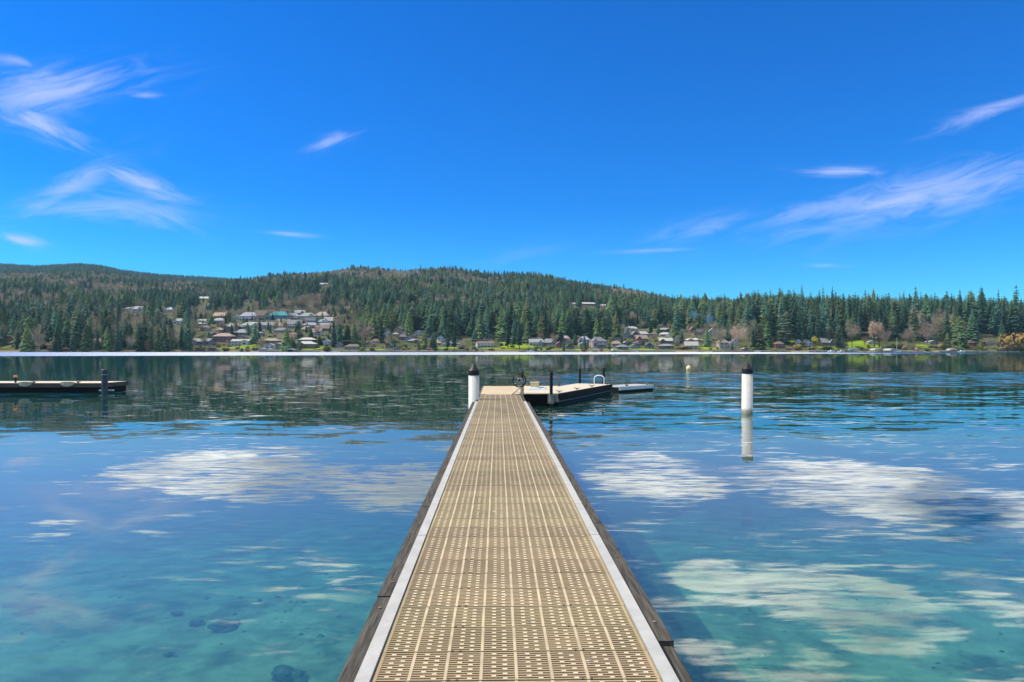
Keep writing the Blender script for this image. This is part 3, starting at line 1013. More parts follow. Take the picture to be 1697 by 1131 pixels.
# (centre px, base py, width px, body height px, roof height px, kind, storeys, wall, roof)
HOUSES = [
    (16, 572, 15, 8, 5, "gable", 1, "brown", "grey"), (159, 579, 18, 10, 6, "hip", 2, "brown", "brown"),
    (212, 517, 15, 4, 3, "hip", 1, "white", "pale grey"), (226, 518, 17, 5, 4, "gable", 1, "white", "pale grey"), (278, 519, 16, 5, 4, "hip", 1, "white", "pale grey"),
    (295, 538, 16, 5, 4, "hip", 1, "white", "pale grey"), (333, 537, 14, 4, 3, "gable", 1, "white", "pale"), (338, 497.5, 16, 2.5, 2.5, "gable", 1, "cream", "white"), (409, 501, 10, 2, 2, "gable", 1, "cream", "white"),
    (332, 573, 32, 6, 4, "gable", 1, "blue-grey", "grey"), (368, 568, 31, 9, 4.5, "hip", 2, "maroon", "pinkish"), (397, 573, 28, 6.5, 3, "gable", 2, "white", "pale grey"),
    (447, 569.5, 30, 4, 3.5, "hip", 1, "brown", "tan"), (446, 578.5, 15, 5, 3, "gable", 1, "white", "pale"), (462, 579.5, 11, 8, 2.5, "hip", 2, "white", "grey"), (433, 583, 10, 3, 2, "gable", 1, "white", "pale grey"),
    (363, 529.5, 18, 5, 5, "gable", 2, "dark", "orange-tan"), (361, 537, 18, 5, 4, "hip", 1, "lavender", "pale grey"), (389, 531, 10, 5, 3, "gable", 1, "pale green", "grey"),
    (411, 532, 25, 7, 6, "hip", 2, "white", "lavender"), (431, 531, 26, 7, 8, "hip", 2, "tan", "brown"), (461, 531, 26, 7, 6, "hip", 2, "teal", "teal"), (484, 530, 20, 5, 5, "hip", 2, "lavender", "lavender"),
    (508.5, 531, 23, 6, 5, "hip", 2, "cream", "pale green"), (533, 530, 20, 6, 6, "hip", 2, "pink", "pinkish"), (496, 522, 14, 3, 4, "gable", 1, "grey", "pale grey"),
    (385, 546, 24, 4, 5, "hip", 1, "grey", "pale grey"), (414, 545, 26, 5, 5, "hip", 1, "cream", "pale green"), (439, 545, 28, 5, 5, "hip", 1, "lavender", "grey"), (460.5, 545, 18, 4, 5, "gable", 1, "tan", "tan"),
    (468, 538.5, 20, 3.5, 5, "gable", 1, "tan", "brown"), (487, 544, 20, 6, 6, "gable", 2, "white", "grey"), (504, 537, 9, 5, 4, "gable", 1, "grey", "lavender"), (514, 537, 13, 5, 4, "gable", 1, "blue-grey", "slate blue"),
    (534, 538, 12, 4, 4, "hip", 1, "pale blue", "pale grey"), (544, 536, 13, 4, 5, "gable", 1, "white", "pale"), (513, 543.5, 23, 4, 4, "hip", 1, "lavender", "lavender"), (537, 544, 24, 4, 4, "hip", 1, "grey", "grey"),
    (508, 550.5, 15, 4, 5, "hip", 1, "tan", "tan"), (532, 549, 31, 4, 5, "hip", 1, "brown", "brown"), (524, 556.5, 15, 5, 5, "gable", 2, "white", "pinkish"), (399, 556, 15, 4, 5, "hip", 1, "grey", "pale grey"), (465, 552, 22, 4, 4, "hip", 1, "beige", "grey"),
    (486, 561.5, 12, 6, 3, "hip", 2, "tan", "brown"), (507.5, 567.5, 27, 4, 3, "hip", 1, "dark", "pale"), (506, 578, 30, 7, 4, "hip", 1, "brown", "pale"), (540, 572.5, 16, 5, 4, "gable", 2, "white", "pale grey"), (584, 580, 26, 5, 3.5, "hip", 1, "beige", "brown"),
    (561, 576, 10, 4, 3, "gable", 1, "grey", "grey"),
    (660, 553, 14, 6, 4, "gable", 2, "tan", "grey"), (641, 557, 12, 3, 4, "gable", 1, "white", "pale grey"), (667, 564.5, 13, 5, 4, "hip", 1, "dark", "brown"), (676, 566, 12, 3.5, 4, "gable", 1, "blue-grey", "slate blue"), (686, 569, 20, 3.5, 3, "hip", 1, "brown", "grey"),
    (691, 575, 11, 2, 2, "gable", 1, "cream", "pale"), (657, 580.5, 10, 3, 2, "gable", 1, "blue-grey", "slate blue"), (730, 567, 10, 6, 3, "gable", 2, "white", "teal"), (748, 576, 31, 5, 4, "hip", 1, "white", "grey"),
    (803, 575.5, 27, 5.5, 3, "gable", 2, "white", "brown"), (833, 567.5, 14, 3, 3, "gable", 1, "dark", "dark grey"), (683, 561, 12, 3, 3, "gable", 1, "tan", "brown"),
    (888, 574, 21, 6, 4.5, "gable", 1, "pale green", "pale grey"), (911, 572.5, 27, 4, 6, "hip", 1, "grey", "grey"), (928, 576.5, 13, 5, 4, "gable", 1, "red-brown", "brown"), (937, 565.5, 15, 4, 4, "hip", 1, "white", "pinkish"),
    (968.5, 570.5, 18, 6, 5, "hip", 2, "lavender", "lavender"), (992, 577, 24, 10, 6, "hip", 2, "pink", "grey"), (945, 580, 12, 5, 5, "gable", 1, "dark", "pinkish"),
    (975, 507, 21, 3, 2, "gable", 1, "brown", "white"), (999, 509, 10, 2, 2, "gable", 1, "brown", "white"), (948, 506, 10, 2, 2, "gable", 1, "white", "pale"),
    (1047, 552.5, 20, 7, 3, "hip", 2, "pale blue", "white"), (1040, 561.5, 13, 6, 4, "gable", 1, "grey", "grey"), (1052, 561, 12, 5, 5, "gable", 2, "dark", "grey"), (1066, 558, 20, 4, 4, "hip", 1, "grey", "pale grey"),
    (1063, 567.5, 19, 5.5, 5, "gable", 2, "red-brown", "pinkish"), (1077, 578.5, 13, 5, 4, "gable", 2, "navy", "grey"), (1103, 557.5, 18, 3, 3, "hip", 1, "beige", "pale"), (1104, 570.5, 21, 5, 4, "gable", 1, "brown", "pale"),
    (1105, 578.5, 23, 4.5, 3, "hip", 1, "dark", "grey"), (1040, 572.5, 14, 3.5, 3, "gable", 1, "navy", "pale grey"), (1032, 580, 17, 4.5, 3.5, "hip", 1, "dark", "grey"), (1022, 574, 15, 4, 4, "hip", 1, "tan", "tan"),
    (1151, 567.5, 27, 3.5, 3, "hip", 1, "dark", "pale"), (1147, 579, 21, 5.5, 5.5, "gable", 2, "beige", "pale"), (1199, 578, 16, 9, 5, "hip", 2, "beige", "tan"), (1212, 578, 10, 6, 3, "gable", 1, "white", "pale grey"), (1182, 556, 12, 6, 5, "gable", 2, "cream", "pale"),
    (1292.5, 578, 13, 7, 4, "hip", 2, "maroon", "brown"), (1236, 582, 9, 3, 2, "gable", 1, "red-brown", "pinkish"), (1325, 573.5, 12, 5, 4, "gable", 1, "white", "pale"), (1339, 573.5, 13, 5, 4, "gable", 1, "white", "grey"),
    (1371, 572.5, 19, 4, 6, "gable", 1, "dark", "grey"), (1446, 571.5, 14, 3, 2, "gable", 1, "white", "pale"), (1547, 570.5, 15, 3.5, 2, "gable", 1, "grey", "pale"), (1645, 571.5, 16, 4, 2, "gable", 1, "grey", "white"), (1616, 574.5, 16, 6, 4, "hip", 1, "maroon", "brown"),
    (536, 474, 12, 2.5, 2, "gable", 1, "white", "pale")]


rex = random.Random(5)
_n = 0
while _n < 42:
    q = rex.random()
    if q < .45:
        cx_, cy_ = rex.uniform(610, 1225), rex.uniform(564, 579)
    elif q < .60:
        cx_, cy_ = rex.uniform(625, 700), rex.uniform(550, 566)
    elif q < .85:
        cx_, cy_ = rex.uniform(1010, 1180), rex.uniform(548, 572)
    else:
        cx_, cy_ = rex.uniform(330, 430), rex.uniform(540, 566)
    if 835 < cx_ < 872 and cy_ > 568:
        continue
    wq = rex.uniform(9, 17)
    bq, rq = rex.uniform(3, 5.5), rex.uniform(2.2, 4)
    if any(abs(cx_ - h[0]) < (wq + h[2]) * .45 and abs(cy_ - h[1]) < 4.5 for h in HOUSES):
        _n += .02
        continue
    HOUSES.append((cx_, cy_, wq, bq, rq, rex.choice(["gable", "gable", "hip"]), 1 if bq < 4.6 else 2, rex.choice(["tan", "grey", "brown", "beige", "dark", "blue-grey", "cream", "white", "red-brown"]), rex.choice(["grey", "brown", "dark grey", "tan", "pale grey", "slate blue"])))
    _n += 1


def zone(px, py):
    if py < 512:
        return "high on the wooded hillside"
    if px < 310:
        return "among the trees of the left shore"
    if px < 600:
        if py < 533:
            return "in the hillside town's top row"
        if py < 547:
            return "in the hillside town's middle rows"
        if py < 565:
            return "in the hillside town's lower row"
        return "on the waterfront below the hillside town"
    if px < 870:
        return "on the shore behind the walkway's end"
    if px < 1010:
        return "on the shore above the finger dock"
    if px < 1130:
        if py < 565:
            return "uphill above the yellow buoy"
        return "on the waterfront behind the yellow buoy"
    if px < 1260:
        return "on the shore behind the lone piling"
    return "below the dark wood on the right"


counts = {}
order = sorted(range(len(HOUSES)), key=lambda i: HOUSES[i][0])
houselab = {}
total = {}
for i in order:
    total.setdefault(zone(HOUSES[i][0], HOUSES[i][1]), []).append(i)
for zn, ids in total.items():
    for n, i in enumerate(ids):
        wl, rf = HOUSES[i][7], HOUSES[i][8]
        houselab[i] = f"{wl} house, {rf} roof, {ORD[n + 1]} from left {zn}"

house_rects = []


def house(i, spec):
    px, py, wpx, bh, rh, kindr, st, wl, rf = spec
    x, y, z = hit(px, py)
    s = y / F
    big = 1.16 if 515 < py < 560 and 340 < px < 560 else 1.04
    W, H, RH = wpx * s * big, bh * s * 1.15, rh * s * 1.15
    D = max(6.0, min(11.0, W * .62))
    rot = random.uniform(-.22, .22)
    t = thing("house", houselab[i], "house", (x, y + D / 2, z - .2), rot, "houses of the far shore")
    wm = material("paint_" + wl, tuple(q * .72 for q in WALLC[wl]), .75, .10, .6, obj_random=.10)
    rm = material("roof_" + rf, tuple(q * .60 for q in ROOFC[rf]), .7, .16, .9, obj_random=.14)
    hw, hd, ov = W / 2, D / 2, .45
    base = -2.5
    gable_front = kindr == "gable" and W < 11
    wb = MB()
    if kindr == "gable" and gable_front:
        poly = [(-hw, H), (hw, H), (0, H + RH)]
        wb.box(-hw, hw, -hd, hd, base, H)
        for yy in (-hd, hd):
            wb.quad([(p[0], yy, p[1] + .001) for p in (poly if yy < 0 else poly[::-1])])
    else:
        wb.box(-hw, hw, -hd, hd, base, H)
        if kindr == "gable":
            for xx in (-hw, hw):
                tri = [(xx, -hd, H), (xx, hd, H), (xx, 0, H + RH)]
                wb.quad(tri if xx > 0 else tri[::-1])
    wb.build("wall", wm, t)
    rb = MB()
    th = .22
    e = H - .05

    def slab(a, b_, c, d_):
        a, b_, c, d_ = [Vector(q) for q in (a, b_, c, d_)]
        up = Vector((0, 0, th))
        rb.quad([a + up, b_ + up, c + up, d_ + up])
        rb.quad([d_, c, b_, a])
        for p, q in ((a, b_), (b_, c), (c, d_), (d_, a)):
            if (p - q).length > .01:
                rb.quad([p, q, q + up, p + up])
    if gable_front:
        k = ov * RH / hw
        slab((-hw - ov, -hd - ov, e - k), (0, -hd - ov, e + RH), (0, hd + ov, e + RH), (-hw - ov, hd + ov, e - k))
        slab((0, -hd - ov, e + RH), (hw + ov, -hd - ov, e - k), (hw + ov, hd + ov, e - k), (0, hd + ov, e + RH))
    elif kindr == "gable":
        k = ov * RH / hd
        slab((-hw - ov, -hd - ov, e - k), (hw + ov, -hd - ov, e - k), (hw + ov, 0, e + RH), (-hw - ov, 0, e + RH))
        slab((-hw - ov, 0, e + RH), (hw + ov, 0, e + RH), (hw + ov, hd + ov, e - k), (-hw - ov, hd + ov, e - k))
    else:
        rr = max(hw - hd * .9, hw * .25)
        a, b_, c, d_ = (-hw - ov, -hd - ov, e), (hw + ov, -hd - ov, e), (hw + ov, hd + ov, e), (-hw - ov, hd + ov, e)
        p, q = (-rr, 0, e + RH), (rr, 0, e + RH)
        rb.quad([a, b_, q, p]).quad([c, d_, p, q]).quad([b_, c, q]).quad([d_, a, p])
        rb.quad([d_, c, b_, a])
        rb.box(-hw - ov, hw + ov, -hd - ov, hd + ov, e - .24, e - .002)
    roof = rb.build("roof", rm, t)
    if W > 11 and random.random() < .6:
        cx = random.uniform(-.5, .5) * hw
        MB().box(cx - .4, cx + .4, .3, 1.0, H + RH * .4, H + RH + .7).build("chimney", material("chimney_brick", (.22, .13, .1), .85, .2), roof)
    if W > 10 and random.random() < .55:                     # gabled wing standing forward
        ww_, wd_, wh_ = W * random.uniform(.28, .4), 2.2, H * .96
        wx = random.choice([-1, 1]) * (hw - ww_ / 2 - .3)
        g_ = MB().box(wx - ww_ / 2, wx + ww_ / 2, -hd - wd_, -hd - .01, base, wh_)
        tri_ = [(wx - ww_ / 2, -hd - wd_, wh_), (wx + ww_ / 2, -hd - wd_, wh_), (wx, -hd - wd_, wh_ + RH * .7)]
        g_.quad(tri_)
        wing = g_.build("wing", wm, t)
        rb = MB()
        k = .4 * RH * .7 / (ww_ / 2)
        slab((wx - ww_ / 2 - .4, -hd - wd_ - .4, wh_ - k), (wx, -hd - wd_ - .4, wh_ + RH * .7), (wx, -hd * .3, wh_ + RH * .7), (wx - ww_ / 2 - .4, -hd * .3, wh_ - k))
        slab((wx, -hd - wd_ - .4, wh_ + RH * .7), (wx + ww_ / 2 + .4, -hd - wd_ - .4, wh_ - k), (wx + ww_ / 2 + .4, -hd * .3, wh_ - k), (wx, -hd * .3, wh_ + RH * .7))
        rb.build("wing_roof", rm, wing)
        wwn = MB().box(wx - ww_ * .25, wx + ww_ * .25, -hd - wd_ - .03, -hd - wd_ - .005, wh_ * .3, wh_ * .72).build("wing_window", M_GLASS, wing)
    # windows of the lake front, each with frame and pane
    nw = max(2, int(W / 3.2))
    fh = H / st
    cellw = W / nw
    ww, wh = min(1.9, cellw * .58), min(1.6, fh * .5)
    key = (round(ww, 1), round(wh, 1))
    if key not in WIN:
        a, b_ = key[0] / 2, key[1]
        fm = MB().box(-a - .1, a + .1, -.05, .02, -.1, 0).box(-a - .1, a + .1, -.05, .02, b_, b_ + .1).box(-a - .1, -a, -.05, .02, 0, b_).box(a, a + .1, -.05, .02, 0, b_).box(-.04, .04, -.04, .0, 0, b_).mesh("window", M_TRIM)
        pm = MB().box(-a, a, -.015, .015, 0, b_).mesh("pane", M_GLASS)
        WIN[key] = (fm, pm)
    fm, pm = WIN[key]
    dcell = random.randrange(nw)
    for f in range(st):
        for c in range(nw):
            cx = -hw + cellw * (c + .5)
            if f == 0 and c == dcell and nw > 2:
                d = MB().box(-.5, .5, -.04, .02, -.1, min(2.1, fh * .8)).build("door", M_DOOR, t)
                d.location = (cx, -hd - .012, .12)
                continue
            o = link("window", fm, t, (cx, -hd - .004, f * fh + fh * .28))
            link("pane", pm, o, (0, -.004, 0))
    if W > 13 and st == 2 and random.random() < .7:
        m = MB().box(-hw * .8, hw * .8, -hd - 1.7, -hd - .02, fh - .12, fh)
        m.build("balcony", M_TRIM, t)
        m = MB().box(-hw * .8, hw * .8, -hd - 1.69, -hd - 1.64, fh + .85, fh + .93)
        for j in range(9):
            xx = -hw * .78 + j * hw * 1.56 / 8
            m.box(xx - .04, xx + .04, -hd - 1.68, -hd - 1.65, fh + .001, fh + .85)
        m.build("railing", M_TRIM, t)
    house_rects.append((px - wpx / 2 - 1, px + wpx / 2 + 1, py - bh - rh, py, y))


WIN = {}
for i, sp in enumerate(HOUSES):
    house(i, sp)

# ------------------------------------------------------------------ trees
def leaf_mat(name, base, second, rnd=.3, scale=.35):
    m = material(name, base, .85, .35, scale, second=second, thresh=(.45, .75), obj_random=rnd, spec=.15, detail=2)
    return m


M_FIR = leaf_mat("fir_needles", (.040, .088, .056), (.082, .128, .055), .6)
M_CEDAR = leaf_mat("cedar_needles", (.085, .125, .046), (.125, .155, .052), .4)
M_PINE = leaf_mat("pine_needles", (.12, .155, .095), (.17, .19, .12))
M_TWIG = leaf_mat("bare_twigs", (.34, .265, .20), (.42, .32, .25), .3)
M_TWIGO = leaf_mat("olive_budding_twigs", (.21, .21, .11), (.28, .26, .14), .3)
M_TWIGR = leaf_mat("russet_twigs", (.44, .29, .22), (.48, .34, .26), .25)
M_BARK = material("bark", (.10, .080, .062), .9, .3, 2)
M_BARKP = material("pale_bark", (.27, .23, .19), .9, .25, 2)
M_WILLOW = leaf_mat("orange_willow", (.30, .185, .055), (.26, .20, .075), .2)
M_YELLOW = leaf_mat("yellow_blossom", (.34, .30, .045), (.24, .25, .05), .15)
M_PINK = leaf_mat("pink_blossom", (.42, .20, .22), (.34, .19, .19), .15)
M_SHRUB = leaf_mat("shrub_leaves", (.09, .125, .035), (.14, .15, .05), .4, .8)
M_SHRUBB = leaf_mat("brown_shrub_leaves", (.22, .16, .10), (.26, .20, .12), .35, .8)
M_SHRUBY = leaf_mat("lime_shrub_leaves", (.20, .22, .03), (.15, .18, .03), .3, .8)


def tri_mesh(name, V, T, mat):
    me = bpy.data.meshes.new(name)
    V = np.asarray(V, np.float32)
    T = np.asarray(T, np.int32)
    me.vertices.add(len(V))
    me.vertices.foreach_set("co", V.ravel())
    me.loops.add(T.size)
    me.loops.foreach_set("vertex_index", T.ravel())
    me.polygons.add(len(T))
    me.polygons.foreach_set("loop_start", np.arange(0, T.size, 3))
    me.polygons.foreach_set("loop_total", np.full(len(T), 3))
    me.materials.append(mat)
    me.update(calc_edges=True)
    return me


def conifer_mesh(name, seed, mat, rad=.17, z0=.06, whorls=30, power=.85, droop=.35, gap=.08, full=.0, nb=9):
    """crown 1 m high: whorls of drooping needle sprays round a dark inner cone"""
    r_ = np.random.default_rng(seed)
    V, T = [], []

    def tri(a, b, c):
        k = len(V)
        V.extend([a, b, c])
        T.append((k, k + 1, k + 2))
    lop = r_.uniform(.75, 1.15, 8)
    for i in range(whorls):
        t = (i + r_.uniform(-.3, .3)) / (whorls - 1)
        t = min(max(t, 0), .995)
        z = z0 + (1 - z0) * t
        prof = (1 - t) ** power if not full else min(1, ((1 - t) * 1.0) ** power * (1 + full))
        prof *= .55 + .45 * min(1, t * 6 + .35)
        rr = rad * prof + .006
        n = max(4, int(nb * (.5 + .5 * prof)))
        a0 = r_.uniform(0, 6.28)
        for j in range(n):
            if r_.random() < gap:
                continue
            a = a0 + 6.283 * j / n + r_.uniform(-.25, .25)
            q = rr * r_.uniform(.62, 1.18) * lop[int((a % 6.283) / 6.2832 * 8) % 8]
            d = np.array([math.cos(a), math.sin(a), 0])
            s = np.array([-math.sin(a), math.cos(a), 0])
            dz = -droop * q * r_.uniform(.6, 1.5)
            wdt = q * r_.uniform(.24, .38)
            b0 = d * q * .05 + np.array([0, 0, z + .012])
            tip = d * q + np.array([0, 0, z + dz])
            m1 = d * q * .6 + s * wdt + np.array([0, 0, z + dz * .75 - .006])
            m2 = d * q * .6 - s * wdt + np.array([0, 0, z + dz * .75 - .006])
            mid = d * q * .55 + np.array([0, 0, z + dz * .35 + .008])
            tri(b0, m1, mid)
            tri(mid, m1, tip)
            tri(b0, mid, m2)
            tri(mid, tip, m2)
    # leader
    for j in range(3):
        a = j * 2.1
        tri((.004 * math.cos(a), .004 * math.sin(a), .94), (.004 * math.cos(a + 2), .004 * math.sin(a + 2), .94), (0, 0, 1.0 + .02 * j))
    n = 9
    for j in range(n):
        a, c = 6.283 * j / n, 6.283 * (j + 1) / n
        q = rad * .42
        tri((q * math.cos(a), q * math.sin(a), z0 + .03), (q * math.cos(c), q * math.sin(c), z0 + .03), (0, 0, .9))
    return tri_mesh(name, V, T, mat)


def trunk_mesh(name, mat, r0, h):
    return MB().tube([(0, 0, -.04), (0, 0, h * .5), (0, 0, h)], [r0, r0 * .7, r0 * .15], 6).mesh(name, mat)


def bare_mesh(name, seed, mat, bark, shape="round", n1=9, twigs=2300):
    """leafless crown 1 m high: limbs in one mesh, twigs in the other"""
    r_ = np.random.default_rng(seed)
    limbs = MB()
    limbs.tube([(0, 0, -.03), (.004, 0, .15), (-.004, .004, .32), (0, 0, .55)], [.020, .016, .012, .004], 6)
    pts = []
    for i in range(n1):
        a = 6.283 * i / n1 + r_.uniform(-.3, .3)
        zb = r_.uniform(.16, .42)
        if shape == "column":
            reach, zt = r_.uniform(.05, .11), r_.uniform(.5, .97)
        elif shape == "fan":
            reach, zt = r_.uniform(.12, .36), r_.uniform(.55, .95)
        else:
            reach, zt = r_.uniform(.10, .36), r_.uniform(.42, .9)
        tip = np.array([reach * math.cos(a), reach * math.sin(a), zt])
        b0 = np.array([0, 0, zb])
        mid = b0 * .45 + tip * .55 + np.array([0, 0, -.03])
        limbs.tube([b0, mid, tip], [.010, .006, .002], 4, cap=False)
        for j in range(6):
            q = r_.uniform(.35, 1)
            p0 = b0 * (1 - q) + tip * q
            dr = r_.normal(0, 1, 3)
            dr[2] = abs(dr[2]) * .9 + .2
            dr /= np.linalg.norm(dr)
            p1 = p0 + dr * r_.uniform(.08, .2) * (.5 if shape == "column" else 1)
            limbs.tube([p0, p1], [.0045, .0015], 3, cap=False)
            pts.append((p0, p1))
    V, T = [], []
    np_ = len(pts)
    for i in range(twigs):
        p0, p1 = pts[r_.integers(np_)]
        c = p0 + (p1 - p0) * r_.uniform(.2, 1.25)
        if shape == "column":
            c = c + r_.normal(0, 1, 3) * np.array([.025, .025, .05])
            hlim = .13
        else:
            c = c + r_.normal(0, 1, 3) * np.array([.055, .055, .045])
            hlim = .50
        # keep inside a rounded outline
        zc = .60 if shape != "fan" else .66
        e = (c[0] ** 2 + c[1] ** 2) / hlim ** 2 + ((c[2] - zc) / .40) ** 2
        if e > 1.0:
            k = 1 / math.sqrt(e)
            c = np.array([c[0] * k, c[1] * k, zc + (c[2] - zc) * k])
        d = np.array([c[0], c[1], max(c[2] - .38, .05)]) + r_.normal(0, .16, 3)
        d /= np.linalg.norm(d) + 1e-6
        L = r_.uniform(.03, .075)
        s = np.cross(d, r_.normal(0, 1, 3))
        s = s / (np.linalg.norm(s) + 1e-6) * r_.uniform(.0022, .0042)
        k = len(V)
        V.extend([c - s, c + s, c + d * L])
        T.append((k, k + 1, k + 2))
    return tri_mesh(name, V, T, mat), limbs.mesh(name + "_limbs", bark)


def bush_mesh(name, seed, mat, n=420, flat=.8):
    r_ = np.random.default_rng(seed)
    V, T = [], []
    lobes = [(r_.uniform(-.28, .28), r_.uniform(-.28, .28), r_.uniform(.3, .6), r_.uniform(.25, .42)) for _ in range(7)]
    for i in range(n):
        lx, ly, lz, lr = lobes[r_.integers(7)]
        d = r_.normal(0, 1, 3)
        d /= np.linalg.norm(d)
        c = np.array([lx, ly, lz]) + d * lr * r_.uniform(.75, 1.05)
        c[2] = max(c[2] * flat, .01)
        a = r_.normal(0, 1, 3)
        s1 = np.cross(d, a)
        s1 = s1 / np.linalg.norm(s1) * r_.uniform(.05, .10)
        s2 = np.cross(s1, d) * r_.uniform(.7, 1.2) + d * r_.uniform(-.04, .06)
        k = len(V)
        V.extend([c - s1, c + s1, c + s2, c - s2 * .6])
        T.append((k, k + 1, k + 2))
        T.append((k, k + 3, k + 1))
    return tri_mesh(name, V, T, mat)


CONIF = [  # crown mesh, trunk mesh
    (conifer_mesh("crown", 1, M_FIR, .165, .05, 32, .80, .30), "fir"),
    (conifer_mesh("crown", 2, M_FIR, .20, .06, 28, .72, .22, .14), "fir"),
    (conifer_mesh("crown", 3, M_CEDAR, .205, .02, 34, .62, .75, .02, .15, 11), "cedar"),
    (conifer_mesh("crown", 4, M_FIR, .145, .16, 26, .62, .15, .22), "fir"),
    (conifer_mesh("crown", 5, M_PINE, .22, .10, 26, .50, .05, .12, .2, 10), "pine"),
    (conifer_mesh("crown", 6, M_FIR, .185, .03, 34, .66, .45, .06, .1, 10), "fir"),
    (conifer_mesh("crown", 7, M_CEDAR, .165, .04, 32, .85, .5, .05), "cedar"),
]
TRUNK_C = trunk_mesh("trunk", M_BARK, .013, .95)
BARE = [bare_mesh("crown", 21, M_TWIG, M_BARKP, "round"), bare_mesh("crown", 22, M_TWIG, M_BARK, "fan", 10), bare_mesh("crown", 23, M_TWIGR, M_BARK, "column", 12),
        bare_mesh("crown", 24, M_TWIGR, M_BARKP, "fan", 10), bare_mesh("crown", 25, M_TWIG, M_BARKP, "round", 12, 2600), bare_mesh("crown", 26, M_TWIGO, M_BARKP, "round", 11, 3000)]
BUSH = {"green": bush_mesh("foliage", 31, M_SHRUB), "brown": bush_mesh("foliage", 32, M_SHRUBB), "lime": bush_mesh("foliage", 33, M_SHRUBY),
        "orange": bush_mesh("foliage", 34, M_WILLOW, 500), "yellow": bush_mesh("foliage", 35, M_YELLOW), "pink": bush_mesh("foliage", 36, M_PINK), "hedge": bush_mesh("foliage", 37, M_SHRUB, 520)}
BSTEM = MB().tube([(0, 0, -.03), (0, 0, .3), (.02, .01, .5)], [.035, .025, .01], 5).tube([(0, 0, .15), (.2, .05, .45)], [.02, .008], 4).tube([(0, 0, .2), (-.18, -.06, .5)], [.02, .008], 4).mesh("stem", M_BARK)

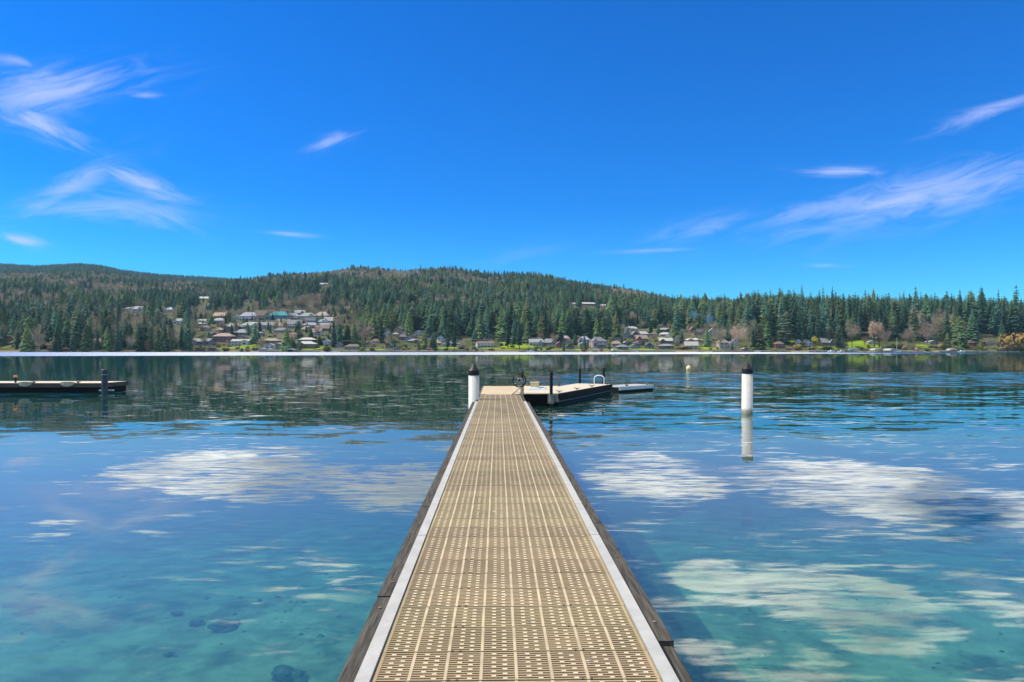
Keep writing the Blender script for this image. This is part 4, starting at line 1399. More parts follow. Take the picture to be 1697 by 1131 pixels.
# --- trees that stand out, by their place in the photograph: (px, base py, height px, width factor, variant)
KEYC = [
    (312, 583, 60, 1.0, 0, "tall dark fir at the water's edge left of the long blue-grey house"), (300, 583, 46, 1.0, 3, "slim dark fir just left of the tallest left-shore fir"), (272, 583, 52, 1.3, 5, "broad dense conifer between pale bare tree and the tallest left-shore fir"), (262, 582, 42, 1.2, 2, "rounded green cedar at the left shoreline, left of a broad conifer"),
    (122, 583, 42, 1.1, 0, "dark pointed fir on the left shore above the floating dock"), (95, 583, 46, 1.2, 5, "broad dark conifer on the left shore between two paler trees"), (45, 583, 44, 1.5, 2, "wide green cedar near the left edge beside the brown house"), (178, 583, 44, 1.1, 2, "leafy cedar right of the brown shore house behind left dock"), (195, 583, 46, 1.1, 0, "dark fir right of the leafy cedar, behind the left dock pile"), (232, 583, 44, 1.3, 5, "dense dark conifer left of the rusty bank on the left shore"), (143, 582, 46, 1.3, 2, "large rounded cedar left of the brown shore house"),
    (475, 584, 38, 1.6, 2, "broad dark cedar standing between two white waterfront houses below town"), (423, 570, 34, 1.2, 5, "dark pointed tree behind the white house below town"), (412, 556, 22, 1.2, 0, "dark cone tree amid the lower town houses, left one"), (384, 562, 26, 1.3, 5, "dark conifer beside the maroon house"), (346, 570, 22, 1.9, 2, "round green tree left of the maroon house"), (448, 553, 20, 1.1, 0, "small dark fir in the middle of the town"), (494, 562, 18, 1.2, 0, "small dark fir above the pale-roofed waterfront house"), (516, 562, 18, 1.7, 5, "round dark conifer above the pale-roofed waterfront house"), (490, 552, 16, 1.2, 5, "small dark pair-top conifer at the right middle of town"),
    (553, 576, 52, 1.0, 0, "tall dark fir at the right end of the hillside town"), (563, 573, 40, 1.4, 5, "dense dark conifer right of the tall fir ending the town"), (576, 572, 36, 1.6, 5, "wide black-green conifer left of the big bare tree"), (588, 572, 34, 1.5, 2, "green cedar touching the left side of the big bare tree"), (632, 568, 44, 1.0, 0, "slim dark fir right of the big brown bare tree"),
    (541, 578, 9, 3.8, 2, "squat clipped dark hedge tree at the waterfront left of white shed"),
    (703, 579, 32, 1.6, 2, "rounded cedar behind the grey shed left of the walkway's piling"), (718, 579, 30, 1.6, 5, "dark cedar just left of the two lone tall pines"), (742, 583, 56, .95, 3, "left of the two lone tall pines on the shore above the piling"), (753, 583, 54, 1.0, 3, "right of the two lone tall pines on the shore above the piling"), (770, 553, 58, 1.1, 0, "tallest dark fir on the slope above the walkway's piling"), (787, 566, 22, 1.8, 5, "round dark conifer right of the two lone pines"),
    (842, 579, 52, 1.0, 3, "tall pine with bare trunk on the lawn, left of three"), (852, 578, 50, 1.0, 3, "tall pine with bare trunk on the lawn, middle of three"), (861, 580, 54, 1.1, 3, "tall pine with bare trunk on the lawn, right of three"), (874, 570, 42, 1.3, 2, "green cedar behind the lawn pines"), (934, 583, 30, .8, 0, "thin dark shoreline fir by the red-brown house"), (953, 572, 20, 1.6, 5, "dark bushy tree between white and lavender houses"), (980, 575, 20, 1.2, 5, "dark upright tree beside the pink two-storey house"),
    (1000, 562, 42, 1.3, 2, "large cedar above the pink two-storey house"), (1022, 565, 44, 1.3, 2, "large green cedar above the waterfront behind the buoy"), (1030, 573, 20, 1.1, 5, "small dark tree in front of the large cedar"), (1130, 577, 32, 1.7, 4, "pale grey-green pine on the shore left of the lone piling"), (1115, 567, 32, 1.3, 2, "green cedar behind the pale grey-green pine"), (1172, 576, 34, 1.0, 5, "ragged dark fir right of the beige shore house"), (1122, 556, 60, 1.1, 0, "very tall dark fir at the right end of the houses"), (1206, 565, 36, 1.2, 0, "dark fir behind the bare trees at the lone piling"),
    (1248, 580, 42, 1.1, 0, "dark fir just right of the lone piling"), (1258, 580, 46, 1.5, 5, "dense black-green conifer right of the lone piling"), (1272, 575, 44, 1.3, 2, "tall green cedar above the maroon shore house"), (1303, 572, 56, 1.4, 4, "tall grey-green pine rising above the maroon shore house"), (1326, 564, 36, 1.5, 5, "dark rounded conifer above the white cottages"), (1358, 568, 42, 1.1, 0, "dark fir right of the yellow flowering shrub"), (1374, 570, 30, 1.6, 4, "round grey-green pine above the grey-roofed cottage"), (1390, 581, 42, 1.3, 4, "pale ivy-green pine left of the russet bare tree"), (1387, 560, 40, 1.1, 0, "pointed dark fir behind the pale ivy-green pine"),
    (1590, 578, 56, 1.5, 2, "massive bright green cedar at the right shore"), (1612, 572, 54, 1.5, 5, "massive dark conifer right of the bright green cedar"), (1570, 580, 30, 1.6, 2, "low leafy cedar right of the great round bare tree"), (1660, 572, 42, 1.3, 0, "dark fir behind the orange willow"), (1684, 560, 88, .85, 3, "tallest sparse fir standing up at the right edge")]
KEYB = [
    (605, 583, 54, .85, 1, "big brown leafless tree on the shore right of the town"), (65, 583, 42, .6, 0, "pale leafless tree at the left shore between dark conifers"), (219, 583, 34, .7, 0, "greyish leafless tree behind the left dock's thick pile"), (1193, 581, 44, .8, 4, "leafless tree on the shore directly left of the lone piling"), (1222, 582, 50, .8, 3, "pinkish leafless tree behind the lone white piling"), (1412, 578, 46, .75, 1, "russet fan-shaped leafless tree on the bright green lawn"), (1449, 577, 48, 1.3, 2, "tall columnar leafless poplar, left of a pair on the lawn"), (1457, 577, 46, 1.2, 2, "columnar leafless poplar, right of a pair on the lawn"), (1466, 579, 44, .6, 0, "sandy slim leafless tree right of the poplars"), (1433, 574, 16, 1.2, 1, "small round leafless tree on the bright green lawn"),
    (1537, 580, 60, .9, 4, "great round leafless tree on the right shore"), (1506, 577, 34, 1.0, 1, "grey leafless tree left of the great round one"), (1165, 558, 24, .9, 0, "grey leafless tree on the rise left of the lone piling"), (1084, 566, 14, 1.5, 4, "round leafless orchard tree behind the navy house"), (1090, 577, 11, 1.0, 1, "small leafless tree beside the navy house"), (1640, 579, 26, .9, 0, "leafless tree in front of the pale flat-roofed house"), (1657, 580, 22, 1.2, 4, "brown leafless tree left of the orange willow"), (700, 552, 20, .9, 1, "leafless tree behind the rounded cedar"), (722, 562, 16, .7, 0, "slim leafless tree behind the two lone pines"), (765, 575, 12, 1.8, 4, "low round leafless tree right of the lone pines"), (456, 562, 16, 1.2, 0, "leafless tree in the lower town")]
KEYS = [  # shrubs: px, base py, width px, height px, colour, label
    (1682, 582, 44, 30, "orange", "large glowing orange willow bush at the right edge"), (1667, 582, 22, 14, "brown", "brown thicket in front of the orange willow"), (1690, 583, 20, 14, "brown", "brown thicket at the right picture edge"), (1624, 581, 12, 15, "lime", "yellow-green round shrub left of the orange willow"), (1350, 572, 12, 14, "yellow", "low yellow flowering shrub above the white cottages"), (1339, 556, 13, 20, "yellow", "tall yellow blossoming tree above the white cottages"), (1500, 580, 10, 9, "pink", "pink blossoming shrub left of the great bare tree"), (1519, 582, 7, 6, "pink", "small pink shrub at the great bare tree's foot"), (1560, 577, 14, 8, "lime", "lime shrub right of the great bare tree"), (1582, 580, 14, 7, "yellow", "yellowish shrub before the bright green cedar"), (1485, 578, 20, 12, "green", "grey-green shrub right of the slim sandy tree"), (1322, 580, 14, 10, "orange", "ochre shrub in front of the white cottages"), (1308, 581, 12, 9, "brown", "brown shrub between maroon house and white cottages"), (1330, 573, 16, 7, "lime", "bright green hedge above the white cottages"), (1370, 580, 26, 7, "hedge", "dark hedge along the bank by the grey-roofed cottage"), (1345, 580, 18, 6, "brown", "brown hedge right of the ochre shrub"), (477, 541, 14, 8, "yellow", "golden flowering shrub in the middle of town"), (1170, 576, 10, 7, "lime", "lime shrub beside the beige shore house"), (1131, 579, 26, 6, "orange", "ochre ground shrubs under the pale pine"), (1120, 577, 10, 9, "lime", "green-gold shrub left of the pale pine"), (600, 583, 10, 9, "lime", "lime shrub under the big brown bare tree, left"), (616, 583, 9, 8, "lime", "lime shrub under the big brown bare tree, right"), (541, 582, 16, 9, "hedge", "clipped dark hedge block on the waterfront"), (965, 581, 13, 9, "green", "round dark green shrub left of the pink house"), (915, 578, 12, 5, "hedge", "dark garden hedge in front of the grey-roofed house"), (738, 582, 8, 5, "hedge", "dark round shrub under the two lone pines"), (670, 578, 12, 8, "green", "olive shrub above the blue-grey shed"), (645, 573, 16, 10, "brown", "reddish thicket right of the big bare tree"), (655, 568, 14, 8, "brown", "reddish thicket below the tan gabled house"), (693, 580, 10, 4, "pink", "pinkish low blossom by the shore left of the piling"), (712, 580, 14, 4, "pink", "pinkish blossom hedge by the shore behind the piling"), (765, 578, 18, 7, "brown", "grey-brown shrub right of the lone pines"), (245, 583, 15, 22, "brown", "rust coloured bank shrub on the left shore"), (330, 582, 22, 8, "brown", "brown shrubs below the long blue-grey house"), (352, 582, 20, 9, "brown", "brown thicket below the maroon house"), (375, 582, 16, 5, "hedge", "dark shrubs in front of the maroon house"), (85, 582, 16, 9, "brown", "brown shrub on the left shore below dark conifers"), (110, 583, 18, 8, "brown", "dull shrub at the left waterline"), (140, 583, 16, 9, "green", "olive shrub left of the brown shore house"), (152, 569, 9, 7, "yellow", "yellowish shrub behind the brown shore house")]

occ_named = []
tree_list = []


def add_tree(kindt, variant, x, y, z, H, wf, label, group, rot=None):
    rot = random.uniform(0, 6.28) if rot is None else rot
    if kindt == "c":
        nm = {"fir": "fir_tree", "cedar": "cedar_tree", "pine": "pine_tree"}[CONIF[variant][1]]
        t = thing(nm, label, "tree", (x, y, z), rot, group)
        link("crown", CONIF[variant][0], t, (0, 0, 0), 0, (H * wf, H * wf, H))
        link("trunk", TRUNK_C, t, (0, 0, 0), 0, (H * 1.1, H * 1.1, H))
    else:
        t = thing("bare_tree", label, "tree", (x, y, z), rot, group)
        link("crown", BARE[variant][0], t, (0, 0, 0), 0, (H * wf, H * wf, H))
        link("trunk", BARE[variant][1], t, (0, 0, 0), 0, (H * wf, H * wf, H))
    return t


key_boxes = []
GC, GBR, GS = "conifers of the far shore", "leafless trees of the far shore", "shrubs of the far shore"
for (px, py, hp, wf, var, lab) in KEYC:
    x, y, z = hit(px, py)
    add_tree("c", var, x, y, z - .3, hp * y / F, wf * .95, lab, GC)
    key_boxes.append((px, py, hp, .17 * hp * wf, y))
for (px, py, hp, wf, var, lab) in KEYB:
    x, y, z = hit(px, py)
    add_tree("b", var, x, y, z - .2, hp * y / F, wf * .95, lab, GBR)
    key_boxes.append((px, py, hp, .4 * hp * wf, y))


def add_shrub(px, py, wp, hp, colr, lab):
    x, y, z = hit(px, py)
    s = y / F
    t = thing("shrub", lab, "shrub", (x, y, z - .1), random.uniform(0, 6.28), GS)
    link("foliage", BUSH[colr], t, (0, 0, 0), 0, (wp * s * .82, wp * s * .82, hp * s * 1.25))
    link("stem", BSTEM, t, (0, 0, 0), 0, (wp * s * .5, wp * s * .5, hp * s))


for sp in KEYS:
    add_shrub(*sp)
# smaller garden shrubs between the houses
extra = []
tries = 0
while len(extra) < 150 and tries < 4000:
    tries += 1
    if random.random() < .6:
        px, py = random.uniform(318, 600), random.uniform(528, 583)
    else:
        px, py = random.uniform(600, 1220), random.uniform(562, 583)
    if random.random() < .12:
        px, py = random.uniform(1225, 1690), random.uniform(577, 582.5)
    wp, hp = random.uniform(5, 13), random.uniform(3, 7)
    if any(h[0] - 1 < px < h[1] + 1 and h[2] + 2 < py - hp * .3 and py - hp < h[3] - 1 for h in house_rects):
        continue
    if any(abs(px - a[0]) < 6 and abs(py - a[1]) < 3 for a in extra):
        continue
    extra.append((px, py, wp, hp, random.choices(["green", "brown", "lime", "hedge", "pink"], [.30, .34, .14, .18, .04])[0]))
extra.sort()
zc = {}
for (px, py, wp, hp, cl) in extra:
    zn = zone(px, py)
    zn = {"in the hillside town's top row": "beside the hillside town's top row", "in the hillside town's middle rows": "between the hillside town's middle rows", "in the hillside town's lower row": "between the hillside town's lower houses"}.get(zn, zn)
    word = {"green": "olive", "brown": "brown", "lime": "lime green", "hedge": "dark green", "pink": "pinkish"}[cl]
    k = (word, zn)
    zc[k] = zc.get(k, 0) + 1
    add_shrub(px, py, wp, hp, cl, f"{word} garden shrub {zn}, {ORD[zc[k]]} such from left")


# --- the forest: candidates over the slopes
def vnoise(x, y, s, o=0.0):
    return mnoise.noise(Vector((x * s + o, y * s - o, o)))


cand = []
hr = np.array(house_rects)
yrow = 612.0
while yrow < 2000:
    sp = 9.3 + (yrow - 600) * .0012
    half = .80 * yrow
    xx = -half + random.uniform(0, sp)
    while xx < half:
        x = xx + random.uniform(-.45, .45) * sp
        y = yrow + random.uniform(-.5, .5) * sp
        xx += sp * random.uniform(.85, 1.15)
        z = float(ground(x, y))
        px, py = topx(x, y, z)
        left, right = px < 305, px > 1235
        dens = 1.0
        if not (left or right):
            if y < 690 and px > 590:
                dens = .28
            elif 315 < px < 590 and py > 514:
                dens = .60
            elif 1010 < px < 1235 and py > 545:
                dens = .16
            elif 600 <= px < 1010 and py > 562:
                dens = .22
        elif right and y < 665:
            dens = .10
        elif left and y < 625:
            dens = .35
        if random.random() > dens:
            continue
        if any(((x - a) / (c + 3)) ** 2 + ((y - b_) / (d + 3)) ** 2 < 1 for a, b_, c, d in lawn_px):
            continue
        nz = vnoise(x, y, .006, 3.3) + .5 * vnoise(x, y, .021, 8.1)
        pb = .17
        if px < 430 and py < 552:
            pb = .27
        elif px < 780 and py < 525:
            pb = .25
        elif 860 < px < 1110 and py < 512:
            pb = .22
        if px > 1230:
            pb = .10
        brown = (nz * .9 + random.uniform(-.3, .3)) > (.42 - pb * 1.15)
        if dens < .65 and random.random() < .4:
            brown = True
        if brown:
            H = random.uniform(13, 21) if dens > .65 else random.uniform(6, 13)
            kd, var, wf = "b", random.choice([0, 1, 1, 3, 4, 5, 5]), random.uniform(.8, 1.2)
        else:
            H = (random.uniform(17, 27) + (random.random() < .2) * random.uniform(3, 10)) * (1 + .2 * vnoise(x, y, .01, 1.7))
            cl = vnoise(x, y, .012, 5.5) > .08
            var = random.choices(range(7), [.12, .12, .30, .04, .08, .12, .22] if cl else [.27, .2, .08, .08, .02, .27, .08])[0]
            if right:
                H = (random.uniform(22, 36) + (random.random() < .25) * random.uniform(0, 9)) * (1 + .28 * vnoise(x, y, .02, 4.4))
                var = random.choices(range(7), [.34, .26, .05, .12, .02, .18, .03])[0]
            elif 640 < px < 1235 and py > 520:
                H *= 1.12
            if dens < .65:
                H = random.uniform(7, 15)
            kd, wf = "c", random.choice([1.0, 1.2, 1.4, 1.7, 2.0]) * random.uniform(.9, 1.1) * (.72 if right else 1)
        if not right:
            H *= 1 - .38 * float(sm(950, 1650, y))
        hp = H * F / y
        # keep house fronts and single trees clear
        if hr.size:
            hw_ = hp * (.20 if kd == "c" else .32)
            cover = (hr[:, 0] - hw_ * .6 < px) & (px < hr[:, 1] + hw_ * .6) & (y < hr[:, 4] + 6) & (py - hp < hr[:, 3] - 1)
            if cover.any() and not (H < 15 and random.random() < .30):
                continue
        near_key = False
        for (kx, ky, kh, kw, kyv) in key_boxes:
            if abs(px - kx) < kw * .8 + 2 and y < kyv + 4 and py - hp < ky:
                near_key = True
                break
        if near_key:
            continue
        cand.append((y, x, z, px, py, hp, H, wf, var, kd))
    yrow += sp * .9
# the long ridge far behind on the left
yrow = 2650.0
while yrow < 3320:
    sp = 14.0
    xx = -.80 * yrow
    while xx < -.10 * yrow:
        x = xx + random.uniform(-.4, .4) * sp
        y = yrow + random.uniform(-.5, .5) * sp
        xx += sp
        z = float(far_ground(np.array(x), np.array(y)))
        px, py = topx(x, y, z)
        if py > 492 or px > 700:
            continue
        H = random.uniform(13, 21)
        cand.append((y, x, z, px, py, H * F / y, H, random.uniform(.9, 1.3), random.choice([0, 1, 5]), "c"))
    yrow += sp
cand.sort()

# what each tree shows: near ones hide far ones
grid = np.zeros((240, 900), bool)       # half photograph pixels from y = 400 down


def cells(px0, px1, py0, py1):
    return max(0, int((py0 - 400))), min(240, int((py1 - 400)) + 1), max(0, int(px0 / 2)), min(900, int(px1 / 2) + 1)


items = [(h[4], None, h) for h in house_rects] + [(kb[4], None, (kb[0] - kb[3], kb[0] + kb[3], kb[1] - kb[2] * .9, kb[1])) for kb in key_boxes]
seq = sorted([(c[0], i) for i, c in enumerate(cand)] + [(q[0], -1 - j) for j, q in enumerate(items)])
show = np.zeros(len(cand))
for yv_, i in seq:
    if i < 0:
        h = items[-1 - i][2]
        r0, r1, c0, c1 = cells(h[0], h[1], h[2], h[3])
        grid[r0:r1, c0:c1] = True
        continue
    y, x, z, px, py, hp, H, wf, var, kd = cand[i]
    if px < -20 or px > 1720:
        continue
    seen = 0
    for part in range(4):
        f = (.20 if kd == "c" else .36) * hp * wf * ((1 - part / 4) if kd == "c" else .8)
        r0, r1, c0, c1 = cells(px - f, px + f, py - hp * (part + 1) / 4, py - hp * part / 4)
        if r1 > r0 and c1 > c0:
            sub = grid[r0:r1, c0:c1]
            seen += (~sub).sum()
            sub[...] = True
    show[i] = seen
isc = np.array([c[9] == "c" for c in cand])
pickc = [i for i in np.argsort(-np.where(isc, show, -1))[:300 - len(KEYC)] if show[i] > 0]
pickb = [i for i in np.argsort(-np.where(~isc, show, -1))[:170] if show[i] > 3]
picked = set(pickc) | set(pickb)


def tzone(px, py, hp):
    if px < 305:
        return "left shore wood" if py > 540 else "left hillside wood"
    if px < 620:
        return "hillside town gardens" if py > 512 else "slope above the town"
    if px < 880:
        return "slope above the walkway"
    if px < 1040:
        return "slope above finger dock"
    if px < 1240:
        return "wood behind the lone piling"
    if px < 1480:
        return "dark wood right of lone piling"
    return "dark wood at right edge"


tally = {}
for i in sorted(picked, key=lambda i: cand[i][3]):
    y, x, z, px, py, hp, H, wf, var, kd = cand[i]
    zn = tzone(px, py, hp)
    if kd == "c":
        sp = CONIF[var][1]
        word = {"fir": "dark pointed fir", "cedar": "lighter green cedar", "pine": "grey-green pine"}[sp]
        g = "conifers of the far shore"
    else:
        word = "russet leafless tree" if var in (2, 3) else ("olive budding tree" if var == 5 else "grey-brown leafless tree")
        g = "leafless trees of the far shore"
    size = "tall" if hp > 46 else ("small" if hp < 24 else "mid-sized")
    key = (size, word, zn)
    tally[key] = tally.get(key, 0) + 1
    add_tree(kd, var, x, y, z - .3, H, wf, f"{size} {word}, {ORD[min(tally[key], len(ORD) - 1)]} from left in the {zn}", g)

# everything else is one mass of forest
rest = [c for i, c in enumerate(cand) if i not in picked]
fm = bpy.data.meshes.new("forest")
fm.from_pydata([(c[1], c[0], c[2] - .3) for c in rest], [], [])
va = fm.attributes.new("variant", "INT", "POINT")
va.data.foreach_set("value", [c[8] if c[9] == "c" else 10 + c[8] for c in rest])
sa = fm.attributes.new("size", "FLOAT_VECTOR", "POINT")
sa.data.foreach_set("vector", np.array([(c[6] * c[7], c[6] * c[7], c[6]) for c in rest], np.float32).ravel())
ra = fm.attributes.new("turn", "FLOAT_VECTOR", "POINT")
ra.data.foreach_set("vector", np.array([(0, 0, random.uniform(0, 6.28)) for c in rest], np.float32).ravel())
forest = tag(link("forest", fm), kind="stuff")
forest["label"] = "dense mixed wood of firs and leafless trees covering the hillside"
ng = bpy.data.node_groups.new("forest_scatter", "GeometryNodeTree")
ng.interface.new_socket("Geometry", in_out="INPUT", socket_type="NodeSocketGeometry")
ng.interface.new_socket("Geometry", in_out="OUTPUT", socket_type="NodeSocketGeometry")
gi = ng.nodes.new("NodeGroupInput")
go = ng.nodes.new("NodeGroupOutput")
jn = ng.nodes.new("GeometryNodeJoinGeometry")


def named(nm, ty):
    q = ng.nodes.new("GeometryNodeInputNamedAttribute")
    q.data_type = ty
    q.inputs[0].default_value = nm
    return [s for s in q.outputs if s.enabled][0]


a_var, a_size, a_turn = named("variant", "INT"), named("size", "FLOAT_VECTOR"), named("turn", "FLOAT_VECTOR")
src = {}
for o in bpy.data.objects:
    if o.name.startswith("crown") and o.data is not None:
        src.setdefault(o.data.name, o)
for code, me in [(i, CONIF[i][0]) for i in range(7)] + [(10 + i, BARE[i][0]) for i in range(6)]:
    if me.name not in src:
        continue
    oi = ng.nodes.new("GeometryNodeObjectInfo")
    oi.transform_space = "ORIGINAL"
    oi.inputs[0].default_value = src[me.name]
    oi.inputs["As Instance"].default_value = True
    cp = ng.nodes.new("FunctionNodeCompare")
    cp.data_type = "INT"
    cp.operation = "EQUAL"
    ins = [s for s in cp.inputs if s.enabled]
    ng.links.new(a_var, ins[0])
    ins[1].default_value = code
    ip = ng.nodes.new("GeometryNodeInstanceOnPoints")
    ng.links.new(gi.outputs[0], ip.inputs["Points"])
    ng.links.new(cp.outputs[0], ip.inputs["Selection"])
    ng.links.new(oi.outputs["Geometry"], ip.inputs["Instance"])
    ng.links.new(a_turn, ip.inputs["Rotation"])
    ng.links.new(a_size, ip.inputs["Scale"])
    ng.links.new(ip.outputs[0], jn.inputs[0])
ng.links.new(jn.outputs[0], go.inputs[0])
md = forest.modifiers.new("scatter", "NODES")
md.node_group = ng
print("forest points", len(rest), "picked", len(pickc), len(pickb))

# ------------------------------------------------------------------ along the far waterline
M_PLANK = material("grey_pier_planks", (.30, .27, .23), .8, .2, 1)
M_HULL = material("white_hull", (.70, .70, .70), .35, .05)
M_CANV = {"white": material("white_canvas", (.42, .43, .44), .8, .05), "blue": material("blue_canvas", (.20, .32, .46), .8, .1)}


def shore_at(px):
    u = (px - HX) / F
    y = SHORE
    for _ in range(6):
        y = float(shore_y(u * y))
    return u * y, y


pierlab = ["below the long blue-grey house", "below the white house under the town", "below the pale-roofed waterfront house", "left of the big brown bare tree", "right of the big brown bare tree", "behind the walkway's white piling",
           "left of the green shore lawn", "in front of the lawn pines", "below the grey-roofed house", "below the pink two-storey house", "behind the yellow buoy", "right of the yellow buoy", "left of the lone piling", "right of the lone piling", "below the maroon shore house", "below the white cottages", "left of the bright lawn", "right of the poplars", "below the great round bare tree"]
for px, lab in zip((340, 400, 497, 566, 650, 712, 800, 868, 905, 985, 1050, 1092, 1160, 1262, 1297, 1345, 1396, 1490, 1560), pierlab):
    x, y = shore_at(px)
    L = random.uniform(7, 12)
    t = thing("small_pier", "small grey private pier on the far shore " + lab, "pier", (x, y + 2, 0), random.uniform(-.25, .25), "small piers of the far shore")
    MB().box(-1.0, 1.0, -L, 1, .75, .9).build("deck", M_PLANK, t)
    if random.random() < .5:
        MB().box(-4.2, -1.01, -L, -L + 2, .74, .89).build("deck_arm", M_PLANK, t)
    for a in (-L + .3, -L * .5, -.5):
        for s in (-.9, .9):
            MB().tube([(s, a, -1.5), (s, a, 1.5)], .11, 6).build("pile", M_BARK, t)


def canopy(px, colr, lab, W=6.0, arched=True):
    x, y = shore_at(px)
    t = thing("boat_canopy", lab, "boat canopy", (x, y - 5, 0), random.uniform(-.3, .3))
    m = MB()
    n = 10
    for i in range(n):
        def P(j, yy):
            a = math.pi * j / n
            return (-W / 2 * math.cos(a), yy, 2.0 + (1.0 * math.sin(a) if arched else 1.4 * (1 - abs(2 * j / n - 1))))
        m.quad([P(i, -4), P(i + 1, -4), P(i + 1, 4), P(i, 4)])
        m.quad([P(i, -4), (P(i, -4)[0], -4, 2.2), (P(i + 1, -4)[0], -4, 2.2), P(i + 1, -4)])
    for s in (-1, 1):
        m.quad([(s * W / 2, -4, 1.4), (s * W / 2, 4, 1.4), (s * W / 2, 4, 2.5), (s * W / 2, -4, 2.5)])
    m.build("cover", M_CANV[colr], t)
    for s in (-1, 1):
        for yy in (-3.8, 0, 3.8):
            MB().tube([(s * W / 2 * .98, yy, -1.5), (s * W / 2 * .98, yy, 2.45)], .07, 6).build("leg", M_GALV, t)


def boat(px, lab, L=6.5, mast=0.0, out=7.0):
    x, y = shore_at(px)
    t = thing("boat", lab, "boat", (x, y - out, 0), random.uniform(-.4, .4))
    h = L / 2
    m = MB()
    secs = [(-h, .9, .75), (-h * .3, 1.15, .8), (h * .35, 1.0, .9), (h * .75, .55, 1.0), (h, .03, 1.1)]
    for (a, wa, za), (c, wc, zc_) in zip(secs[:-1], secs[1:]):
        for s in (-1, 1):
            q = [(a, s * wa, za), (c, s * wc, zc_), (c, s * wc * .6, -.2), (a, s * wa * .75, -.2)]
            m.quad(q if s < 0 else q[::-1])
        m.quad([(a, -wa, za), (a, wa, za), (c, wc, zc_), (c, -wc, zc_)][::-1])
    m.quad([(-h, -.9, .75), (-h, -.67, -.2), (-h, .67, -.2), (-h, .9, .75)])
    m.build("hull", M_HULL, t)
    MB().prism([(-h * .35, -.75), (h * .3, -.6), (h * .3, .6), (-h * .35, .75)], .82, 1.7).build("cabin", M_HULL, t)
    MB().box(-h * .25, h * .2, -.78, .78, 1.15, 1.5).build("windscreen", M_GLASS, t)
    if mast:
        MB().tube([(0, 0, 1.0), (0, 0, mast)], [.12, .06], 6).build("mast", M_HULL, t)
        MB().tube([(0, 0, 2.2), (-2.6, 0, 2.3)], .06, 5).build("boom", M_HULL, t)


canopy(1410, "blue", "pale blue boat canopy on the water left of the bright lawn", 9, False)
canopy(1445, "white", "white arched boat canopy at the foot of the bright lawn", 5)
canopy(1470, "white", "white boat canopy right of the poplars", 7)
canopy(1571, "white", "white boat canopy below the bright green cedar", 6)
canopy(985, "white", "white boat canopy below the pink two-storey house", 7)
canopy(1018, "white", "white boat canopy left of the yellow buoy", 6)
canopy(449, "white", "white boat canopy below the white two-storey waterfront house", 6)
canopy(486, "white", "white boat canopy right of the broad dark cedar", 6)
boat(1479, "white sailing boat with bare mast right of the poplars", 7, 13)
boat(1388, "small white motorboat left of the pale blue canopy", 6)
boat(1372, "small white motorboat below the grey-roofed cottage", 6)
boat(880, "white motorboat below the pale green gabled house", 6.5)
boat(1050, "white motorboat behind the yellow buoy", 6)
boat(1250, "white motorboat right of the lone piling", 5.5)
boat(560, "white motorboat left of the big brown bare tree", 6)
boat(1585, "white motorboat below the massive dark conifer", 6)

M_WALLS = material("seawall_stone", (.27, .24, .20), .9, .3, .6)
for n, (a, c, lab) in enumerate(((300, 365, "brown stone seawall below the maroon house"), (430, 475, "stone seawall below the white waterfront houses"), (486, 530, "stone seawall below the pale-roofed waterfront house"), (570, 640, "low stone seawall under the big brown bare tree"), (640, 770, "long low seawall behind the walkway's piling"), (860, 960, "low seawall below the grey-roofed house"), (1010, 1120, "low seawall behind the yellow buoy"),
                                 (1180, 1310, "dark stone seawall behind the lone piling"), (1340, 1400, "pale seawall below the white cottages"), (1452, 1530, "seawall right of the bright lawn"), (1560, 1690, "pale seawall at the right edge"))):
    t = thing("seawall", lab, "wall", (0, 0, 0), 0, "seawalls of the far shore")
    px = a
    while px < c:
        x0, y0 = shore_at(px)
        x1, y1 = shore_at(min(px + 7, c))
        hh = random.uniform(.8, 1.25)
        MB().prism([(x0 + .05, y0 - .1), (x1 - .05, y1 - .1), (x1 - .05, y1 + .8), (x0 + .05, y0 + .8)], -.6, hh).build("stone_block", M_WALLS, t)
        px += 7

# power line
M_WIRE = material("pale_wire", (.45, .45, .45), .5, .05)
tops = []
for (px, py, hp, lab) in ((700, 577, 15, "wooden power pole behind the rounded cedar"), (783, 577, 15, "wooden power pole right of the two lone pines"), (829, 572, 12, "wooden power pole at the left of the green lawn"), (903, 574, 16, "wooden power pole above the pale green gabled house"), (567, 577, 13, "wooden power pole at the right end of the town waterfront")):
    x, y, z = hit(px, py)
    H = hp * y / F
    t = thing("power_pole", lab, "pole", (x, y, z - .3), 0, "power poles of the far shore")
    MB().tube([(0, 0, -.5), (0, 0, H)], [.2, .14], 7).build("shaft", M_BARK, t)
    MB().box(-1.3, 1.3, -.08, .08, H - .9, H - .7).build("crossarm", M_BARK, t)
    for s in (-1.1, 0.45, 1.1):
        MB().tube([(s, 0, H - .699), (s, 0, H - .45)], .06, 6).build("insulator", M_GALV, t)
    tops.append((px, Vector((x, y, z + H - .75))))
tops.sort(key=lambda q: q[0])
wl = thing("power_line", "thin pale power wires strung along the far shore between poles", "wire", tuple(tops[0][1]))
for (_, a), (_, c) in zip(tops[:-1], tops[1:]):
    pts = []
    for i in range(9):
        f = i / 8
        p = a.lerp(c, f)
        p.z -= 4 * f * (1 - f) * (a - c).length * .012
        pts.append(p - tops[0][1])
    MB().tube(pts, .06, 4).build("wire", M_WIRE, wl)


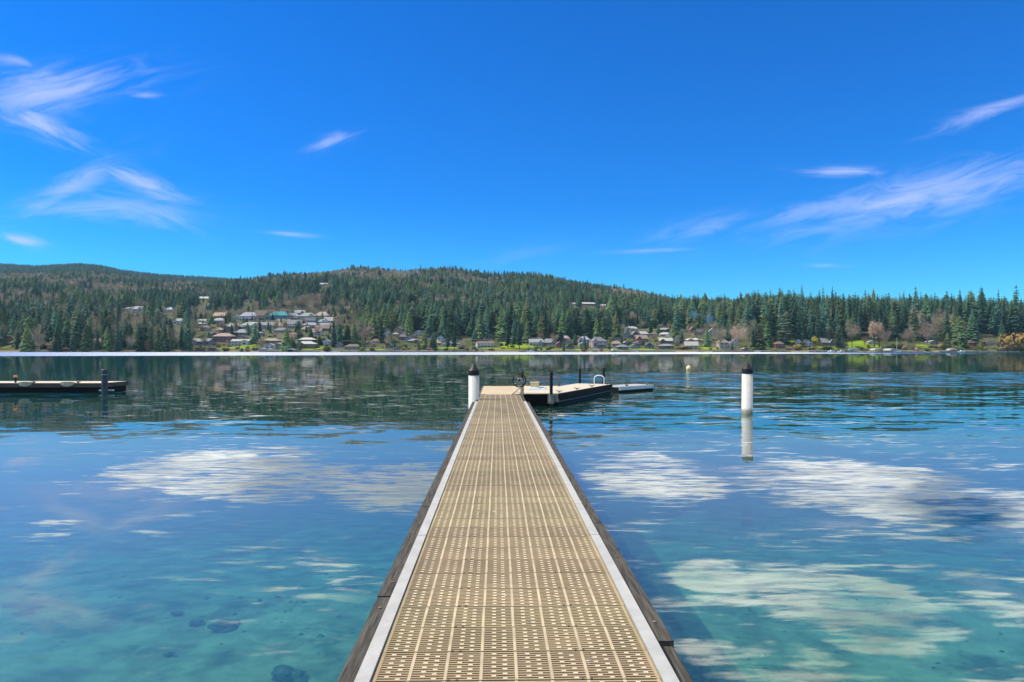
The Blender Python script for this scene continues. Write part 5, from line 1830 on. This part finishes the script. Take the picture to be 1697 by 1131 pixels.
# ------------------------------------------------------------------ wood smoke and air
def volume_mat(name, colr, dens, aniso=0.0, noise_scale=None):
    m = bpy.data.materials.new(name)
    m.use_nodes = True
    nt = m.node_tree
    nt.nodes.clear()
    b = NB(nt)
    out = b.n("ShaderNodeOutputMaterial")
    pv = b.n("ShaderNodeVolumePrincipled")
    pv.inputs["Color"].default_value = c4(colr)
    pv.inputs["Density"].default_value = dens
    pv.inputs["Anisotropy"].default_value = aniso
    nt.links.new(pv.outputs[0], out.inputs["Volume"])
    return m



tag(MB().box(-5200, 5200, -400, 5600, -26, 452).build("haze", volume_mat("thin_air_haze", (.45, .82, 1.0), HAZE)), kind="stuff")
bpy.data.objects["haze"]["label"] = "thin bluish haze over the lake and hills"


def puff(px, py, dist, rx, rz, seed):
    bmh = bmesh.new()
    bmesh.ops.create_icosphere(bmh, subdivisions=3, radius=1)
    for v in bmh.verts:
        v.co *= 1 + .45 * mnoise.noise(v.co * 1.7 + Vector((seed, 0, 0)))
        v.co = Vector((v.co.x * rx, v.co.y * rx, v.co.z * rz))
    me = bpy.data.meshes.new("smoke")
    bmh.to_mesh(me)
    bmh.free()
    me.materials.append(SMOKE)
    o = tag(link("smoke", me, None, ((px - HX) / F * dist, dist, EYE + (HY - py) / F * dist)), kind="stuff")
    return o


SMOKE = volume_mat("blue_wood_smoke", (.25, .62, 1.0), .04)
_b = NB(SMOKE.node_tree)
_pv = [n for n in SMOKE.node_tree.nodes if n.type == "PRINCIPLED_VOLUME"][0]
_o = _b.n("ShaderNodeTexCoord").outputs["Object"]
_len = _b.n("ShaderNodeVectorMath", operation="LENGTH")
_b.set(_len.inputs[0], _o)
_d = _b.m("MULTIPLY", _b.smooth(_len.outputs["Value"], 6.5, .5), _b.smooth(_b.noise(_o, .32, 4, .6), .35, .62, .15, 1.0))
_b.set(_pv.inputs["Density"], _b.m("MULTIPLY", _d, .085))
puff(1176, 529, 690, 6.5, 5.5, 1)["label"] = "blue wood smoke drifting before the trees"
puff(1150, 522, 705, 7.0, 5.5, 4)["label"] = "faint blue-green smoke left of the denser puff"
